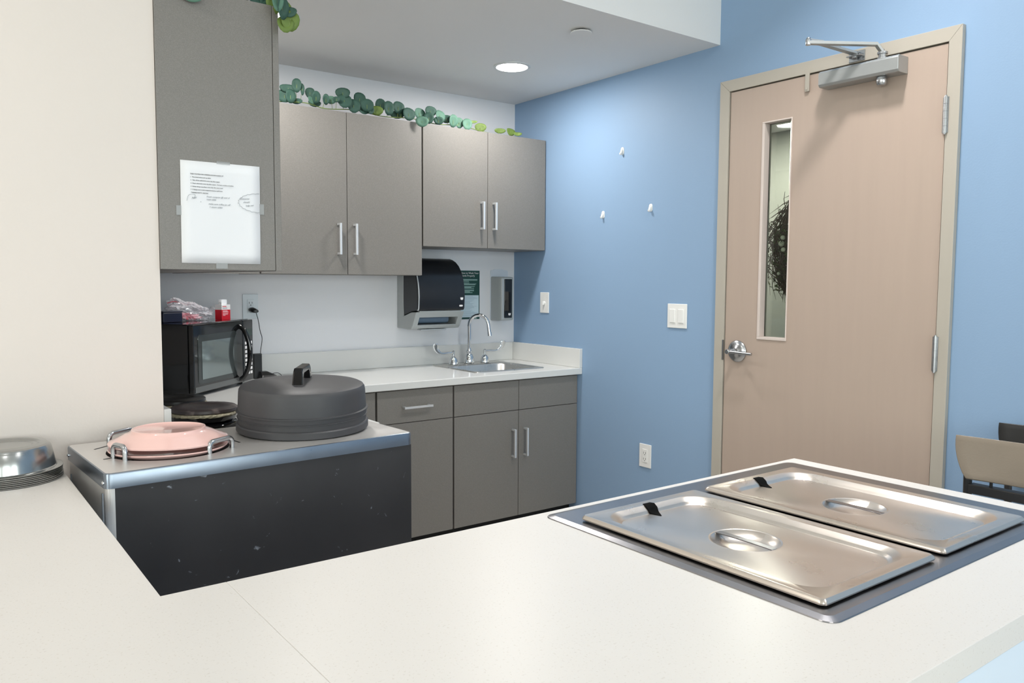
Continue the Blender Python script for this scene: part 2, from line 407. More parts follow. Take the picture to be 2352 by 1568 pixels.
# wreath on the hall side of the door
wr = thing('door_wreath', (.05, -1.99, 1.455), 'twiggy brown and green wreath seen through the narrow door window', 'wreath')
bm = B(); rnd = random.Random(5); WYC, WZC = -1.99, 1.455
for k in range(1000):
    a = rnd.uniform(0, 2*PI) if k < 500 else rnd.uniform(-.9, .9); r = rnd.uniform(.16, .255); ln = rnd.uniform(.05, .13); a2 = a+rnd.choice((-1, 1))*rnd.uniform(.15, .6)
    x = rnd.uniform(.045, .15)
    p0 = Vector((x, WYC+r*math.cos(a), WZC+r*math.sin(a))); r2 = r+rnd.uniform(-.03, .07)
    p2 = Vector((min(.17, max(.04, x+rnd.uniform(-.03, .03))), WYC+r2*math.cos(a2), WZC+r2*math.sin(a2)))
    pm = (p0+p2)/2; rad = Vector((0, pm.y-WYC, pm.z-WZC)); pm += rad.normalized()*.012
    tube(bm, [p0, pm, p2], .0011, 4, radii=[.0022, .0017, .0005])
obj('twigs', bm, M['twig'], wr)
bm = B()
for k in range(900):
    a = rnd.uniform(-.75, .45) if k < 650 else rnd.uniform(0, 2*PI); r = rnd.uniform(.14, .285); c = Vector((rnd.uniform(.035, .15), WYC+r*math.cos(a), WZC+r*math.sin(a)))
    u = Vector((rnd.uniform(-1, 1), rnd.uniform(-1, 1), rnd.uniform(-1, 1))).normalized(); v = u.cross(Vector((.3, .5, .8))).normalized()
    l, w = rnd.uniform(.006, .013), rnd.uniform(.002, .005)
    bm.faces.new([bm.verts.new(c-u*l), bm.verts.new(c+v*w), bm.verts.new(c+u*l), bm.verts.new(c-v*w)])
obj('foliage', bm, M['moss'], wr)
for (yy, zz, r) in ((-1.800, 1.475, .013), (-1.806, 1.50, .010), (-1.81, 1.45, .010), (-1.76, 1.33, .007), (-1.79, 1.35, .007), (-2.09, 1.60, .012)):
    bm = B(); bmesh.ops.create_icosphere(bm, subdivisions=2, radius=r, matrix=Matrix.Translation((.046, yy, zz)))
    obj('bloom', bm, M['berry'], wr, smooth=True)

# ------------------------------------------------------------------ ceiling fixtures
def downlight(x, y, z, r, label, power, grp='recessed ceiling lights', col=(1, .97, .93), spread=180):
    t = thing('recessed_light', (x, y, z), label, 'ceiling light', grp)
    bm = B(); lathe(bm, x, y, [(r+.014, z), (r+.014, z-.003), (r+.003, z-.006), (r, z-.004)], 48, True, False)
    auto(obj('trim_ring', bm, M['duty'], t), 60)
    bm = B(); lathe(bm, x, y, [(r, z-.0035), (r*.98, z-.0055)], 48)
    obj('lens', bm, M['lens'], t)
    ld = bpy.data.lights.new('downlight_lamp', 'AREA'); ld.shape = 'DISK'; ld.size = 2*r; ld.energy = power; ld.color = col
    ld.spread = math.radians(spread)
    lo = bpy.data.objects.new('downlight_lamp', ld); C.objects.link(lo); lo.location = (x, y, z-.012)
    return t
KP, DFILL = 7.2, 7  # kitchen lamp power; power of the extra unseen rear dining lights
downlight(-.510, -.652, H, .076, 'round lit ceiling light nearest the blue wall corner', KP)
downlight(-1.683, -.677, H, .076, 'round lit ceiling light half hidden behind the hanging leaves', KP)
G2 = 'lights of the high dining ceiling above the frame'
for k, (x, y, p, lab) in enumerate([(-.61, -2.44, 8.5, 'ceiling light above the blue wall beside the door'), (-1.20, -2.35, 3.5, 'ceiling light above the steam table'),
            (-3.75, -2.35, 8, 'ceiling light above the metal plate covers'), (-.9, -4.8, DFILL, 'added unseen ceiling light above the chairs'), (-2.9, -5.1, DFILL, 'added unseen ceiling light behind the photographer'), (-5, -4.6, DFILL, 'added unseen ceiling light over the far left dining corner')]):  # the last three are unseen lights added for extra brightness
    downlight(x, y, ZD, .085, lab, p, G2, (1, .945, .87) if x < -3.6 and y > -3 else (1, .97, .945), 116 if y > -3 and x > -2 else 170)
downlight(1.85, -.58, 2.45, .10, 'ceiling light in the hall seen through the door window', 30, 'hall ceiling light')
t = thing('sprinkler_cover', (-.617, -1.272, H), 'small round white sprinkler cover on the kitchen ceiling', 'sprinkler cover')
bm = B(); lathe(bm, -.617, -1.272, [(.028, H), (.028, H-.008)], 32); obj('neck', bm, M['slot'], t)
bm = B(); lathe(bm, -.617, -1.272, [(.043, H-.008), (.044, H-.010), (.042, H-.012)], 40); auto(obj('cover_plate', bm, M['ceil'], t))

# ------------------------------------------------------------------ wall plates, hooks
def plate_x(name, y0, y1, z0, z1, label, cat, th=.006, m='white'):
    t = thing(name, (0, (y0+y1)/2, z0), label, cat)
    return t, obj('wall_plate', box(B(), -th, 0, y0, y1, z0, z1), M[m], t, bevel=.0022)
t, _ = plate_x('dimmer_switch', -.333, -.257, 1.135, 1.252, 'white single wall switch on the blue wall beside the soap dispenser', 'light switch')
bm = axis_lathe([(.010, -.006), (.009, -.012)], -.295, 1.192, 24); auto(obj('dial', bm, M['white'], t))
bxo('toggle', (-.020, -.010, -.299, -.291, 1.180, 1.200), M['white'], t, .0015)
t, _ = plate_x('double_light_switch', -1.341, -1.223, 1.097, 1.211, 'white double rocker switch plate on the blue wall beside the door', 'light switch')
for y in (-1.308, -1.256):
    r_ = bxo('rocker', (-.011, -.0055, y-.0165, y+.0165, 1.122, 1.186), M['white'], t, .002)
t, _ = plate_x('power_outlet', -1.133, -1.055, .397, .513, 'white power outlet low on the blue wall left of the door', 'power outlet')
def outlet_face_x(t, y):
    bxo('receptacle', (-.0085, -.006, y-.0165, y+.0165, .422, .488), M['white'], t, .001)
    bm = B()
    for zc in (.470, .440):
        box(bm, -.0089, -.0084, y-.0075, y-.0055, zc-.005, zc+.005); box(bm, -.0089, -.0084, y+.0055, y+.0075, zc-.005, zc+.005); box(bm, -.0089, -.0084, y-.002, y+.002, zc-.011, zc-.0075)
    obj('sockets', bm, M['slot'], t)
outlet_face_x(t, -1.094)
ho = None
for lab, y, z in (('white stick-on wall hook, the highest of three on the blue wall', -.900, 1.966), ('white stick-on wall hook, the lower left of three on the blue wall', -.766, 1.659),
                  ('white stick-on wall hook, the lower right of three on the blue wall', -1.099, 1.671)):
    t = thing('wall_hook', (0, y, z), lab, 'hook', 'stick-on hooks on the blue wall')
    bm = B(); ringloft(bm, [[(x, y+p[0], z+p[1]) for p in [(px, py) for px, py, _ in rrect(0, 0, .0105, .019, .0104, 0)]] for x in (0, -.003)])
    auto(obj('hook_base', bm, M['white'], t))
    bm = B(); tube(bm, smoothpath([(-.002, y, z+.008), (-.008, y, z-.002), (-.010, y, z-.012), (-.014, y, z-.015), (-.015, y, z-.010)]), .0060, 10)
    auto(obj('hook', bm, M['white'], t))

# ------------------------------------------------------------------ handles & cabinets
def pull_v(x, y, z0, z1, parent, out=-.031):
    """vertical square bar pull in front of a face at y"""
    bm = B(); w = .005
    box(bm, x-w, x+w, y+out-.004, y+out+.006, z0, z1); box(bm, x-w, x+w, y+out+.006, y+.0005, z0, z0+.010); box(bm, x-w, x+w, y+out+.006, y+.0005, z1-.010, z1)
    return obj('handle', bm, M['handle'], parent, bevel=.0012)
def cab(name, x0, x1, y0, y1, z0, z1, label, group, doors, gap=.0015, body_m='lam', cat='cabinet', open_top=False):
    """body box behind doors; doors: list of (kind,x0,x1,z0,z1,handle)"""
    t = thing(name, ((x0+x1)/2, (y0+y1)/2, z0), label, cat, group)
    if open_top:
        bm = B(); yb0, yb1 = y0+.0195, y1; g = [x0, x0+.018, x1-.018, x1]; gy_ = [yb0, yb0+.018, yb1-.012, yb1]
        gridslab(bm, g, gy_, z0+.018, z1, lambda i, j: not (i == 1 and j == 1)); gridslab(bm, g, gy_, z0, z0+.018, lambda i, j: True)
        obj('cabinet_body', bm, M[body_m], t)
    else: bxo('cabinet_body', (x0, x1, y0+.0195, y1, z0, z1), M[body_m], t)
    for kind, a, b, c, e, h in doors:
        o = bxo(kind, (a+gap, b-gap, y0, y0+.018, c+gap, e-gap), M['lam'], t, .001)
        if h:
            if h[0] == 'v': pull_v(h[1], y0, h[2], h[3], o)
            else:
                bm = B(); box(bm, h[1], h[2], y0-.035, y0-.025, h[3]-.005, h[3]+.005)
                box(bm, h[1]+.004, h[1]+.014, y0-.025, y0+.0005, h[3]-.005, h[3]+.005); box(bm, h[2]-.014, h[2]-.004, y0-.025, y0+.0005, h[3]-.005, h[3]+.005)
                obj('handle', bm, M['handle'], o, bevel=.0012)
    return t
UG, BG = 'grey laminate wall cabinets', 'grey laminate base cabinets'
YU, ZT, ZB, ZB2 = -.299, 2.100, 1.339, 1.4865
cab('wall_cabinet', -1.634, -.8050, YU, -.0005, ZB, ZT, 'tall grey double-door wall cabinet above the backsplash, left of the shorter one', UG,
    [('cabinet_door', -1.632, -1.2143, ZB, ZT, ('v', -1.262, 1.433, 1.580)), ('cabinet_door', -1.2143, -.8065, ZB, ZT, ('v', -1.180, 1.433, 1.580))])
cab('wall_cabinet', -.8020, -.0015, YU, -.0005, ZB2, ZT, 'shorter grey double-door wall cabinet against the blue wall', UG,
    [('cabinet_door', -.8010, -.4035, ZB2, ZT, ('v', -.447, 1.585, 1.731)), ('cabinet_door', -.4035, -.0065, ZB2, ZT, ('v', -.3675, 1.585, 1.731))])
# cabinet on the left wall, its end panel to the camera
t = thing('wall_cabinet', (-2.16, -.8, ZB), 'grey wall cabinet nearest the cream wall, end panel carrying the taped note', 'cabinet', UG)
bxo('cabinet_body', (XL+.001, -2.0105, -1.4995, -.0005, ZB, ZT), M['lam'], t)
for a, b in ((-1.499, -1.125), (-1.122, -.75), (-.747, -.31)):
    o = bxo('cabinet_door', (-2.0085, -1.990, a, b, ZB-.002, ZT), M['lam'], t, .001)
    bm = B(); yy = b-.045; box(bm, -1.963, -1.953, yy-.005, yy+.005, ZB+.095, ZB+.241); box(bm, -1.989, -1.963, yy-.005, yy+.005, ZB+.095, ZB+.105); box(bm, -1.989, -1.963, yy-.005, yy+.005, ZB+.231, ZB+.241)
    if b > -1.2: obj('handle', bm, M['handle'], o, bevel=.0012)
    else: bm.free()
bxo('corner_filler', (-1.989, -1.637, YU+.010, YU+.030, ZB, ZT), M['lam'], t)
# base cabinets
YF, YC, ZC, ZC2 = -.5824, -.6188, .8496, .8156
zt, zd = .812, .6535
cab('base_cabinet', -.7985, -.0015, YF, -.0005, .10, zt, 'grey base cabinet under the sink with two false drawer fronts', BG,
    [('drawer_front', -.7975, -.4032, zd, zt-.004, None), ('drawer_front', -.4032, -.0025, zd, zt-.004, None),
     ('cabinet_door', -.7975, -.4032, .10, zd, ('v', -.446, .414, .560)), ('cabinet_door', -.4032, -.0025, .10, zd, ('v', -.367, .414, .560))], open_top=True)
cab('base_cabinet', -1.2125, -.8020, YF, -.0005, .10, zt, 'grey base cabinet with one handled drawer behind the plate warmer', BG,
    [('drawer', -1.2115, -.8030, zd, zt-.004, ('h', -1.086, -.934, .7275)), ('cabinet_door', -1.2115, -.8030, .10, zd, ('v', -1.165, .414, .560))])
cab('base_cabinet', -1.700, -1.2185, YF, -.0005, .10, zt, 'grey corner base cabinet mostly hidden by the black dome cover', BG,
    [('filler_panel', -1.70, -1.2185, .10, zt-.004, None)])
t = thing('base_cabinet', (-2.0, -1.0, .1), 'grey base cabinet of the left run behind the plate warmer', 'cabinet', BG)
bxo('cabinet_body', (XL+.001, -1.722, -1.485, -.001, .10, zt), M['lam'], t)
for a, b in ((-1.484, -1.06), (-1.057, -.62)): bxo('cabinet_door', (-1.7215, -1.7035, a, b, .10, zt-.004), M['lam'], t, .001)
bm = B(); box(bm, XL+.001, -1.76, -1.45, -.001, 0, .0995); box(bm, -1.76, -.0015, YF+.06, -.001, 0, .0995)
tag(obj('baseboard_kitchen', bm, M['lamdark']), kind=S)
# worktop with sink cut-out and splashes
sx0, sx1, sy0, sy1 = -.615, -.165, -.505, -.075
wt = thing('kitchen_worktop', (-.8, -.3, ZC2), 'glossy white worktop with backsplash along the back wall', 'countertop')
xs = [XL+.0005, -1.668, sx0+.02, sx1-.02, -.0005]; ys = [-1.4925, YC, sy0+.02, sy1-.02, -.0005]
obj('worktop_slab', gridslab(B(), xs, ys, ZC2, ZC, lambda i, j: (j > 0 or i == 0) and not (i == 2 and j == 2)), M['quartz2'], wt, bevel=.003)
bxo('backsplash', (XL+.021, -.0215, -.0205, -.0005, ZC+.0002, .953), M['quartz2'], wt, .002)
bxo('side_splash', (-.0210, -.0005, YC, -.0005, ZC+.0002, .953), M['quartz2'], wt, .002)
bxo('side_splash', (XL+.0005, XL+.0205, -1.4925, -.0005, ZC+.0002, .953), M['quartz2'], wt, .002)
# sink
sk = thing('sink', (-.39, -.29, ZC), 'small stainless drop-in sink in the white kitchen worktop', 'sink')
cxs, cys, hx, hy = (sx0+sx1)/2, (sy0+sy1)/2, (sx1-sx0)/2, (sy1-sy0)/2
z = ZC
bm = B(); m_ = 8
bcx, bcy, bhx, bhy = cxs, cys-.030, hx-.028, hy-.052
ringloft(bm, [rrect(cxs, cys, hx, hy, .018, z+.0005, m_), rrect(cxs, cys, hx-.003, hy-.003, .016, z+.004, m_), rrect(cxs, cys, hx-.012, hy-.012, .012, z+.0045, m_),
    rrect(bcx, bcy, bhx, bhy, .055, z+.002, m_), rrect(bcx, bcy, bhx-.006, bhy-.006, .055, z-.006, m_), rrect(bcx, bcy, bhx-.016, bhy-.016, .055, z-.12, m_), rrect(bcx, bcy, bhx-.045, bhy-.045, .05, z-.145, m_), rrect(bcx, bcy, .04, .04, .04, z-.150, m_)], False, True)
auto(obj('basin', bm, M['sink'], sk), 50)
bm = B(); lathe(bm, bcx, bcy, [(.038, z-.1495), (.036, z-.146), (.02, z-.149)], 24); auto(obj('drain', bm, M['chrome'], sk))
# faucet
fz = z+.005; fy = -.112
fa = thing('faucet', (-.396, fy, fz), 'chrome gooseneck faucet with two wing lever handles behind the sink', 'faucet')
bm = B(); lathe(bm, -.396, fy, [(.029, fz), (.029, fz+.012), (.027, fz+.030), (.020, fz+.048), (.014, fz+.054), (.014, fz+.058), (.017, fz+.060), (.017, fz+.070), (.012, fz+.076), (.0095, fz+.09)], 32)
auto(obj('spout_base', bm, M['chrome'], fa), 30)
bm = B(); pts = [(-.396, fy, fz+.07), (-.396, fy, fz+.15), (-.396, fy, fz+.205)]
R_ = .056; dirv = Vector((.62, -.78, 0)).normalized()
for k in range(0, 11):
    a = PI*k/10*1.0; p = Vector((-.396, fy, fz+.212))+dirv*(R_-R_*math.cos(a))+Vector((0, 0, 1))*(R_*1.05*math.sin(a)); pts.append(tuple(p))
e = Vector(pts[-1]); pts += [tuple(e+Vector((.002, -.002, -.025))), tuple(e+Vector((.004, -.005, -.045)))]
tube(bm, pts, .0102, 16)
tube(bm, [tuple(e+Vector((.003, -.004, -.036))), tuple(e+Vector((.0045, -.006, -.056)))], .0120, 16)
auto(obj('gooseneck_spout', bm, M['chrome'], fa))
for s, hxp in ((-1, -.500), (1, -.289)):
    bm = B(); lathe(bm, hxp, fy, [(.026, fz), (.0255, fz+.010), (.021, fz+.028), (.012, fz+.040), (.006, fz+.044), (.006, fz+.050), (.0085, fz+.053), (.0085, fz+.072), (.005, fz+.075)], 32)
    hb = auto(obj('handle_base', bm, M['chrome'], fa), 30)
    bm = B(); zz = fz+.064
    pth = smoothpath([(hxp, fy, zz), (hxp+s*.035, fy-.002, zz), (hxp+s*.070, fy-.004, zz-.001), (hxp+s*.095, fy-.006, zz+.006), (hxp+s*.113, fy-.008, zz+.022), (hxp+s*.120, fy-.010, zz+.040), (hxp+s*.122, fy-.012, zz+.055)], 5)
    n = len(pth); rad = [(.0048+.0155*max(0, (i/n-.42)/.58)**.6)*(1 if i/n < .78 else max(.15, 1-((i/n-.78)/.21)**2)**.5) for i in range(n)]
    rings = []
    for i, p in enumerate(pth):
        tt = (pth[min(i+1, n-1)]-pth[max(i-1, 0)]).normalized(); nrm = Vector((0, -1, 0)); side = tt.cross(nrm).normalized()
        w = rad[i]; th = .0035 if i/n > .4 else .0042
        rings.append([tuple(p+side*w*math.cos(2*PI*k/12)+nrm*th*math.sin(2*PI*k/12)) for k in range(12)])
    ringloft(bm, rings)
    auto(obj('wing_lever', bm, M['chrome'], hb))

# ------------------------------------------------------------------ back wall: outlet, dispensers, poster
t = thing('power_outlet', (-1.582, 0, 1.127), 'white outlet on the backsplash wall with a black plug in it', 'power outlet')
bxo('wall_plate', (-1.620, -1.545, -.006, 0, 1.127, 1.245), M['offwhite'], t, .002)
bxo('receptacle', (-1.599, -1.566, -.0085, -.006, 1.153, 1.219), M['offwhite'], t, .001)
bm = B()
for zc in (1.203, 1.170):
    box(bm, -1.590, -1.588, -.0090, -.0084, zc-.004, zc+.005); box(bm, -1.577, -1.575, -.0090, -.0084, zc-.004, zc+.005); box(bm, -1.5845, -1.5805, -.0090, -.0084, zc-.013, zc-.009)
obj('sockets', bm, M['slot'], t)
t = thing('plug_in_charger', (-1.58, -.03, 1.165), 'black wall plug with a thin cord hanging down beside the microwave', 'charger')
bm = B(); ringloft(bm, [[(x+u, y, zz+w) for u, w in [(hh*math.cos(2*PI*k/16), vv*math.sin(2*PI*k/16)) for k in range(16)]] for x, y, zz, hh, vv in ((-1.582, -.0095, 1.170, .013, .010), (-1.582, -.030, 1.170, .016, .012), (-1.576, -.045, 1.166, .016, .010), (-1.570, -.052, 1.164, .010, .007))])
auto(obj('plug', bm, M['black'], t))
bm = B(); tube(bm, smoothpath([(-1.572, -.048, 1.160), (-1.562, -.05, 1.120), (-1.553, -.045, 1.072), (-1.540, -.035, 1.034), (-1.544, -.035, 1.00), (-1.552, -.045, .965), (-1.556, -.06, .92), (-1.56, -.075, .875), (-1.545, -.09, .8535)], 5), .0017, 8)
tube(bm, smoothpath([(-1.552, -.10, .853), (-1.525, -.115, .868), (-1.500, -.13, .872), (-1.490, -.15, .860), (-1.51, -.17, .853)], 5), .0015, 8)
obj('wire', bm, M['black'], t)
t = thing('black_stand', (-1.585, -.11, ZC), 'narrow black stand on the worktop just right of the microwave', 'stand')
bxo('upright', (-1.612, -1.572, -.122, -.100, ZC+.0003, .968), M['black'], t, .003)
bm = B(); ringloft(bm, [rrect(-1.552, -.14, .045, .035, .01, ZC+.0003), rrect(-1.555, -.135, .035, .028, .01, ZC+.018), rrect(-1.57, -.125, .018, .016, .006, ZC+.034)])
obj('foot', bm, M['black'], t)

# paper towel dispenser
td = thing('towel_dispenser', (-.635, 0, 1.055), 'large black and grey paper towel dispenser on the wall left of the faucet', 'paper towel dispenser')
x0, x1 = -.788, -.490
def prof_side(sc=1.):
    # (y, z) outline of the housing seen from the side
    return [(0, 1.058), (-.12, 1.056), (-.150, 1.060), (-.165, 1.075), (-.205, 1.150), (-.213, 1.17), (-.216, 1.23), (-.213, 1.29), (-.200, 1.35), (-.175, 1.40), (-.135, 1.425), (-.06, 1.434), (0, 1.436)]
P_ = prof_side()
def ext_x(bm, poly, xa, xb, mi=0):
    return ringloft(bm, [[(xa, y, z) for y, z in poly], [(xb, y, z) for y, z in poly]], mi=mi)
lower = [(-.0005, 1.058), (-.12, 1.056), (-.150, 1.060), (-.165, 1.075), (-.205, 1.150), (-.195, 1.156), (-.10, 1.156), (-.055, 1.12), (-.052, 1.25), (-.060, 1.434), (-.0005, 1.436)]
bm = B(); ext_x(bm, [(-.0005, 1.058), (-.12, 1.056), (-.150, 1.060), (-.163, 1.075), (-.165, 1.080), (-.060, 1.085), (-.060, 1.145), (-.0005, 1.145)], x0+.028, x1-.02)
for xa, xb in ((x0, x0+.030), (x1-.030, x1)):
    ext_x(bm, [(-.0005, 1.060), (-.12, 1.056), (-.150, 1.060), (-.165, 1.075), (-.205, 1.150), (-.150, 1.148), (-.07, 1.125), (-.062, 1.20), (-.066, 1.30), (-.070, 1.434), (-.0005, 1.436)], xa, xb)
ext_x(bm, [(-.188, 1.120), (-.205, 1.150), (-.205, 1.156), (-.185, 1.156), (-.176, 1.122)], x0+.02, x1-.02)
obj('housing', bm, M['dispgrey'], td, bevel=.004, seg=3)
bm = B(); cov = [(-.066, 1.128), (-.150, 1.152), (-.207, 1.158), (-.213, 1.17), (-.217, 1.23), (-.215, 1.265), (-.209, 1.30), (-.198, 1.335), (-.181, 1.367), (-.158, 1.394), (-.128, 1.415), (-.095, 1.428), (-.060, 1.435)]
ext_x(bm, cov, x0+.003, x1-.003)
auto(obj('front_cover', bm, M['dispblack'], td, bevel=.004, seg=3), 28)
bm = B(); 
ring_o = [(y-.0015 if y < -.1 else y, z) for y, z in cov[2:-2]]
rings = []
for xx, off in ((x0+.004, .004), (x0+.010, .000), (x0+.018, .004)):
    rings.append([(xx, y+off, z) for y, z in ring_o])
ringloft(bm, rings, False, False, closed=False)
obj('accent_line', bm, M['displight'], td, solid=.001)
bm = B(); ringloft(bm, [[(x, -.118+.024*math.cos(2*PI*k/20), 1.110+.024*math.sin(2*PI*k/20)) for k in range(20)] for x in (x0+.05, x1-.06)])
auto(obj('towel_roll', bm, M['towel'], td))
bxo('tear_bar', (x0+.06, x1-.08, -.150, -.110, 1.050, 1.056), M['displight'], td, .001)
bm = B()
def emblem(bm, cx, y, cz, s):
    # small crest: cup with three teeth above a tapering base
    pts = [(-1, 1), (-.45, .7), (0, 1), (.45, .7), (1, 1), (1, -.1), (.55, -.75), (.28, -.4), (0, -.9), (-.28, -.4), (-.55, -.75), (-1, -.1)]
    ringloft(bm, [[(cx+px*s, y, cz+pz*s) for px, pz in pts], [(cx+px*s, y-.0008, cz+pz*s) for px, pz in pts]])
emblem(bm, -.515, -.2185, 1.218, .0085)
obj('emblem', bm, M['whitecard'], td)
bm = B(); ringloft(bm, [[(px, y, pz) for px, pz, _ in rrect(-.519, 1.181, .011, .0045, .0044, 0)] for y in (-.2165, -.2178)])
obj('printed_mark', bm, M['whitecard'], td)
# soap dispenser
sd = thing('soap_dispenser', (-.115, 0, 1.085), 'slim grey and black soap dispenser on the wall beside the blue corner', 'soap dispenser')
bm = B(); ringloft(bm, [[(px, y, pz) for px, pz, _ in rrect(-.112, 1.232, .063, .146, .010, 0)] for y in (-.0005, -.004)])
ringloft(bm, [[(px, y, pz) for px, pz, _ in rrect(-.117, 1.345, .045, .038, .020, 0)] for y in (-.0008, -.0036)])
obj('backplate', bm, M['clearpl'], sd)
bm = B(); ringloft(bm, [[(px, y, pz) for px, pz, _ in rrect(cx_, 1.212, hx_, hz_, .008, 0)] for y, cx_, hx_, hz_ in ((-.0045, -.124, .048, .128), (-.07, -.124, .047, .127), (-.098, -.124, .044, .1245), (-.103, -.124, .040, .120))])
auto(obj('dispenser_body', bm, M['dispgrey'], sd), 50)
bm = B(); ringloft(bm, [[(px, y, pz) for px, pz, _ in rrect(-.121, 1.214, .027, .112, .004, 0)] for y in (-.1032, -.107)])
obj('window_strip', bm, M['glossblack'], sd, bevel=.001)
bxo('chrome_edge', (-.1640, -.1500, -.1052, -.1025, 1.095, 1.330), M['displight'], sd, .001)
bm = B(); emblem(bm, -.112, -.1071, 1.122, .0085); obj('emblem', bm, M['whitecard'], sd)
# hand-wash poster
po = thing('wash_poster', (-.31, 0, 1.095), 'green and pale blue hand washing poster between the two dispensers', 'poster')
bxo('poster_sheet', (-.395, -.250, -.0015, -.0002, 1.095, 1.373), M['green'], po)
bxo('lower_panel', (-.392, -.256, -.0019, -.0015, 1.106, 1.232), M['posterlow'], po)
bm = text_bm([('How to Wash Your', .0150, -.379, 1.354, 0, 0), ('Hands Properly', .0150, -.379, 1.339, 0, 0)], Matrix.Translation((0, -.0022, 0)) @ Matrix.Rotation(PI/2, 4, 'X'))
obj('printed_title', bm, M['whitecard'], po)
rnd = random.Random(2)
bm = B(); zz = 1.324
for k, n_ in enumerate((3, 3, 3, 4)):
    for q in range(n_):
        box(bm, -.378, -.378+rnd.uniform(.05, .115), -.0019, -.0015, zz-.0022, zz); zz -= .0052
    zz -= .0045
box(bm, -.300, -.270, -.0019, -.0015, 1.098, 1.102)
obj('printed_lines', bm, M['postertext'], po)
bm = B(); zz = 1.226
for q in range(24):
    if q % 6 == 5: zz -= .003
    box(bm, -.388, -.388+rnd.uniform(.07, .125), -.0022, -.0019, zz-.0014, zz); zz -= .0042
obj('printed_small_lines', bm, M['greytext'], po)

# ------------------------------------------------------------------ taped note
nt_ = thing('taped_note', (-2.16, -1.5, 1.357), 'white typed and handwritten paper notice taped to the grey cabinet end', 'paper note')
NX0, NX1, NZ0, NZ1 = -2.2735, -2.0545, 1.3565, 1.637
bm = B(); nx, nz_ = 8, 10
vs = [[bm.verts.new((NX0+(NX1-NX0)*i/nx+(.002*(j/nz_)-.001), -1.5012-.0012*math.sin(i*.9)*math.sin(j*.6)**2, NZ0+(NZ1-NZ0)*j/nz_)) for i in range(nx+1)] for j in range(nz_+1)]
for j in range(nz_):
    for i in range(nx): bm.faces.new((vs[j][i], vs[j][i+1], vs[j+1][i+1], vs[j+1][i]))
obj('paper_sheet', bm, M['paper'], nt_, smooth=True, solid=.0002)
MT = Matrix.Translation((0, -1.5030, 0)) @ Matrix.Rotation(PI/2, 4, 'X')
typed = [('DAILY DUTIES FOR DINNING ROOM CLEAN UP', .0042, -2.247, 1.6000), ('1.  Place bowl where pick up dish\'s', .0039, -2.247, 1.5915), ('2.  Take off the tablecloth\'s every day after supper.', .0039, -2.247, 1.5830),
         ('3.  Wash tablecloths every day after supper.  Put back on before breakfast', .0039, -2.247, 1.5745), ('4.  Sweep dining room floor every day after every meal', .0039, -2.247, 1.5660),
         ('5.  If dining room needs mopped let kitchen staff know', .0039, -2.247, 1.5575), ('THANKS PATTY, NICOLE', .0041, -2.246, 1.5490)]
obj('typed_text', text_bm([(s, z_, x, y, 0, 0) for s, z_, x, y in typed], MT), M['ink'], nt_)
hand = [('Fresh compost @ end of', .0062, -2.205, 1.5395, .35, 0), ('main table', .0062, -2.205, 1.5320, .35, 0), ('Patti', .0075, -2.245, 1.532, .5, .25), ('+', .006, -2.222, 1.524, 0, 0),
        ('make sure coffee jar off', .0062, -2.200, 1.5200, .35, 0), ('+ steam tables', .0062, -2.198, 1.5115, .35, 0), ('Everyone', .0068, -2.111, 1.5395, .35, .06), ('should', .0068, -2.103, 1.5305, .35, .06), ('help out', .0068, -2.096, 1.5205, .35, .12)]
bm = text_bm(hand, MT)
pts = []
for k in range(33):
    a = PI*.5+PI*k/32; r = 1+.035*math.sin(k*2.3)
    pts.append((-2.056+.060*r*math.cos(a), -1.5031, 1.532+.027*r*math.sin(a)))
tube(bm, pts, .0005, 4); tube(bm, smoothpath([(-2.258, -1.5031, 1.527), (-2.252, -1.5031, 1.543), (-2.236, -1.5031, 1.545), (-2.238, -1.5031, 1.535)], 5), .0004, 4)
obj('pencil_writing', bm, M['pencil'], nt_)
for dims in ((-2.175, -2.138, 1.6340, 1.6415), (-2.182, -2.150, 1.342, 1.3575), (NX0-.012, NX0+.001, 1.487, 1.513), (NX1-.001, NX1+.012, 1.500, 1.530)):
    bxo('tape', (dims[0], dims[1], -1.5018, -1.4997, dims[2], dims[3]), M['tape'], nt_)

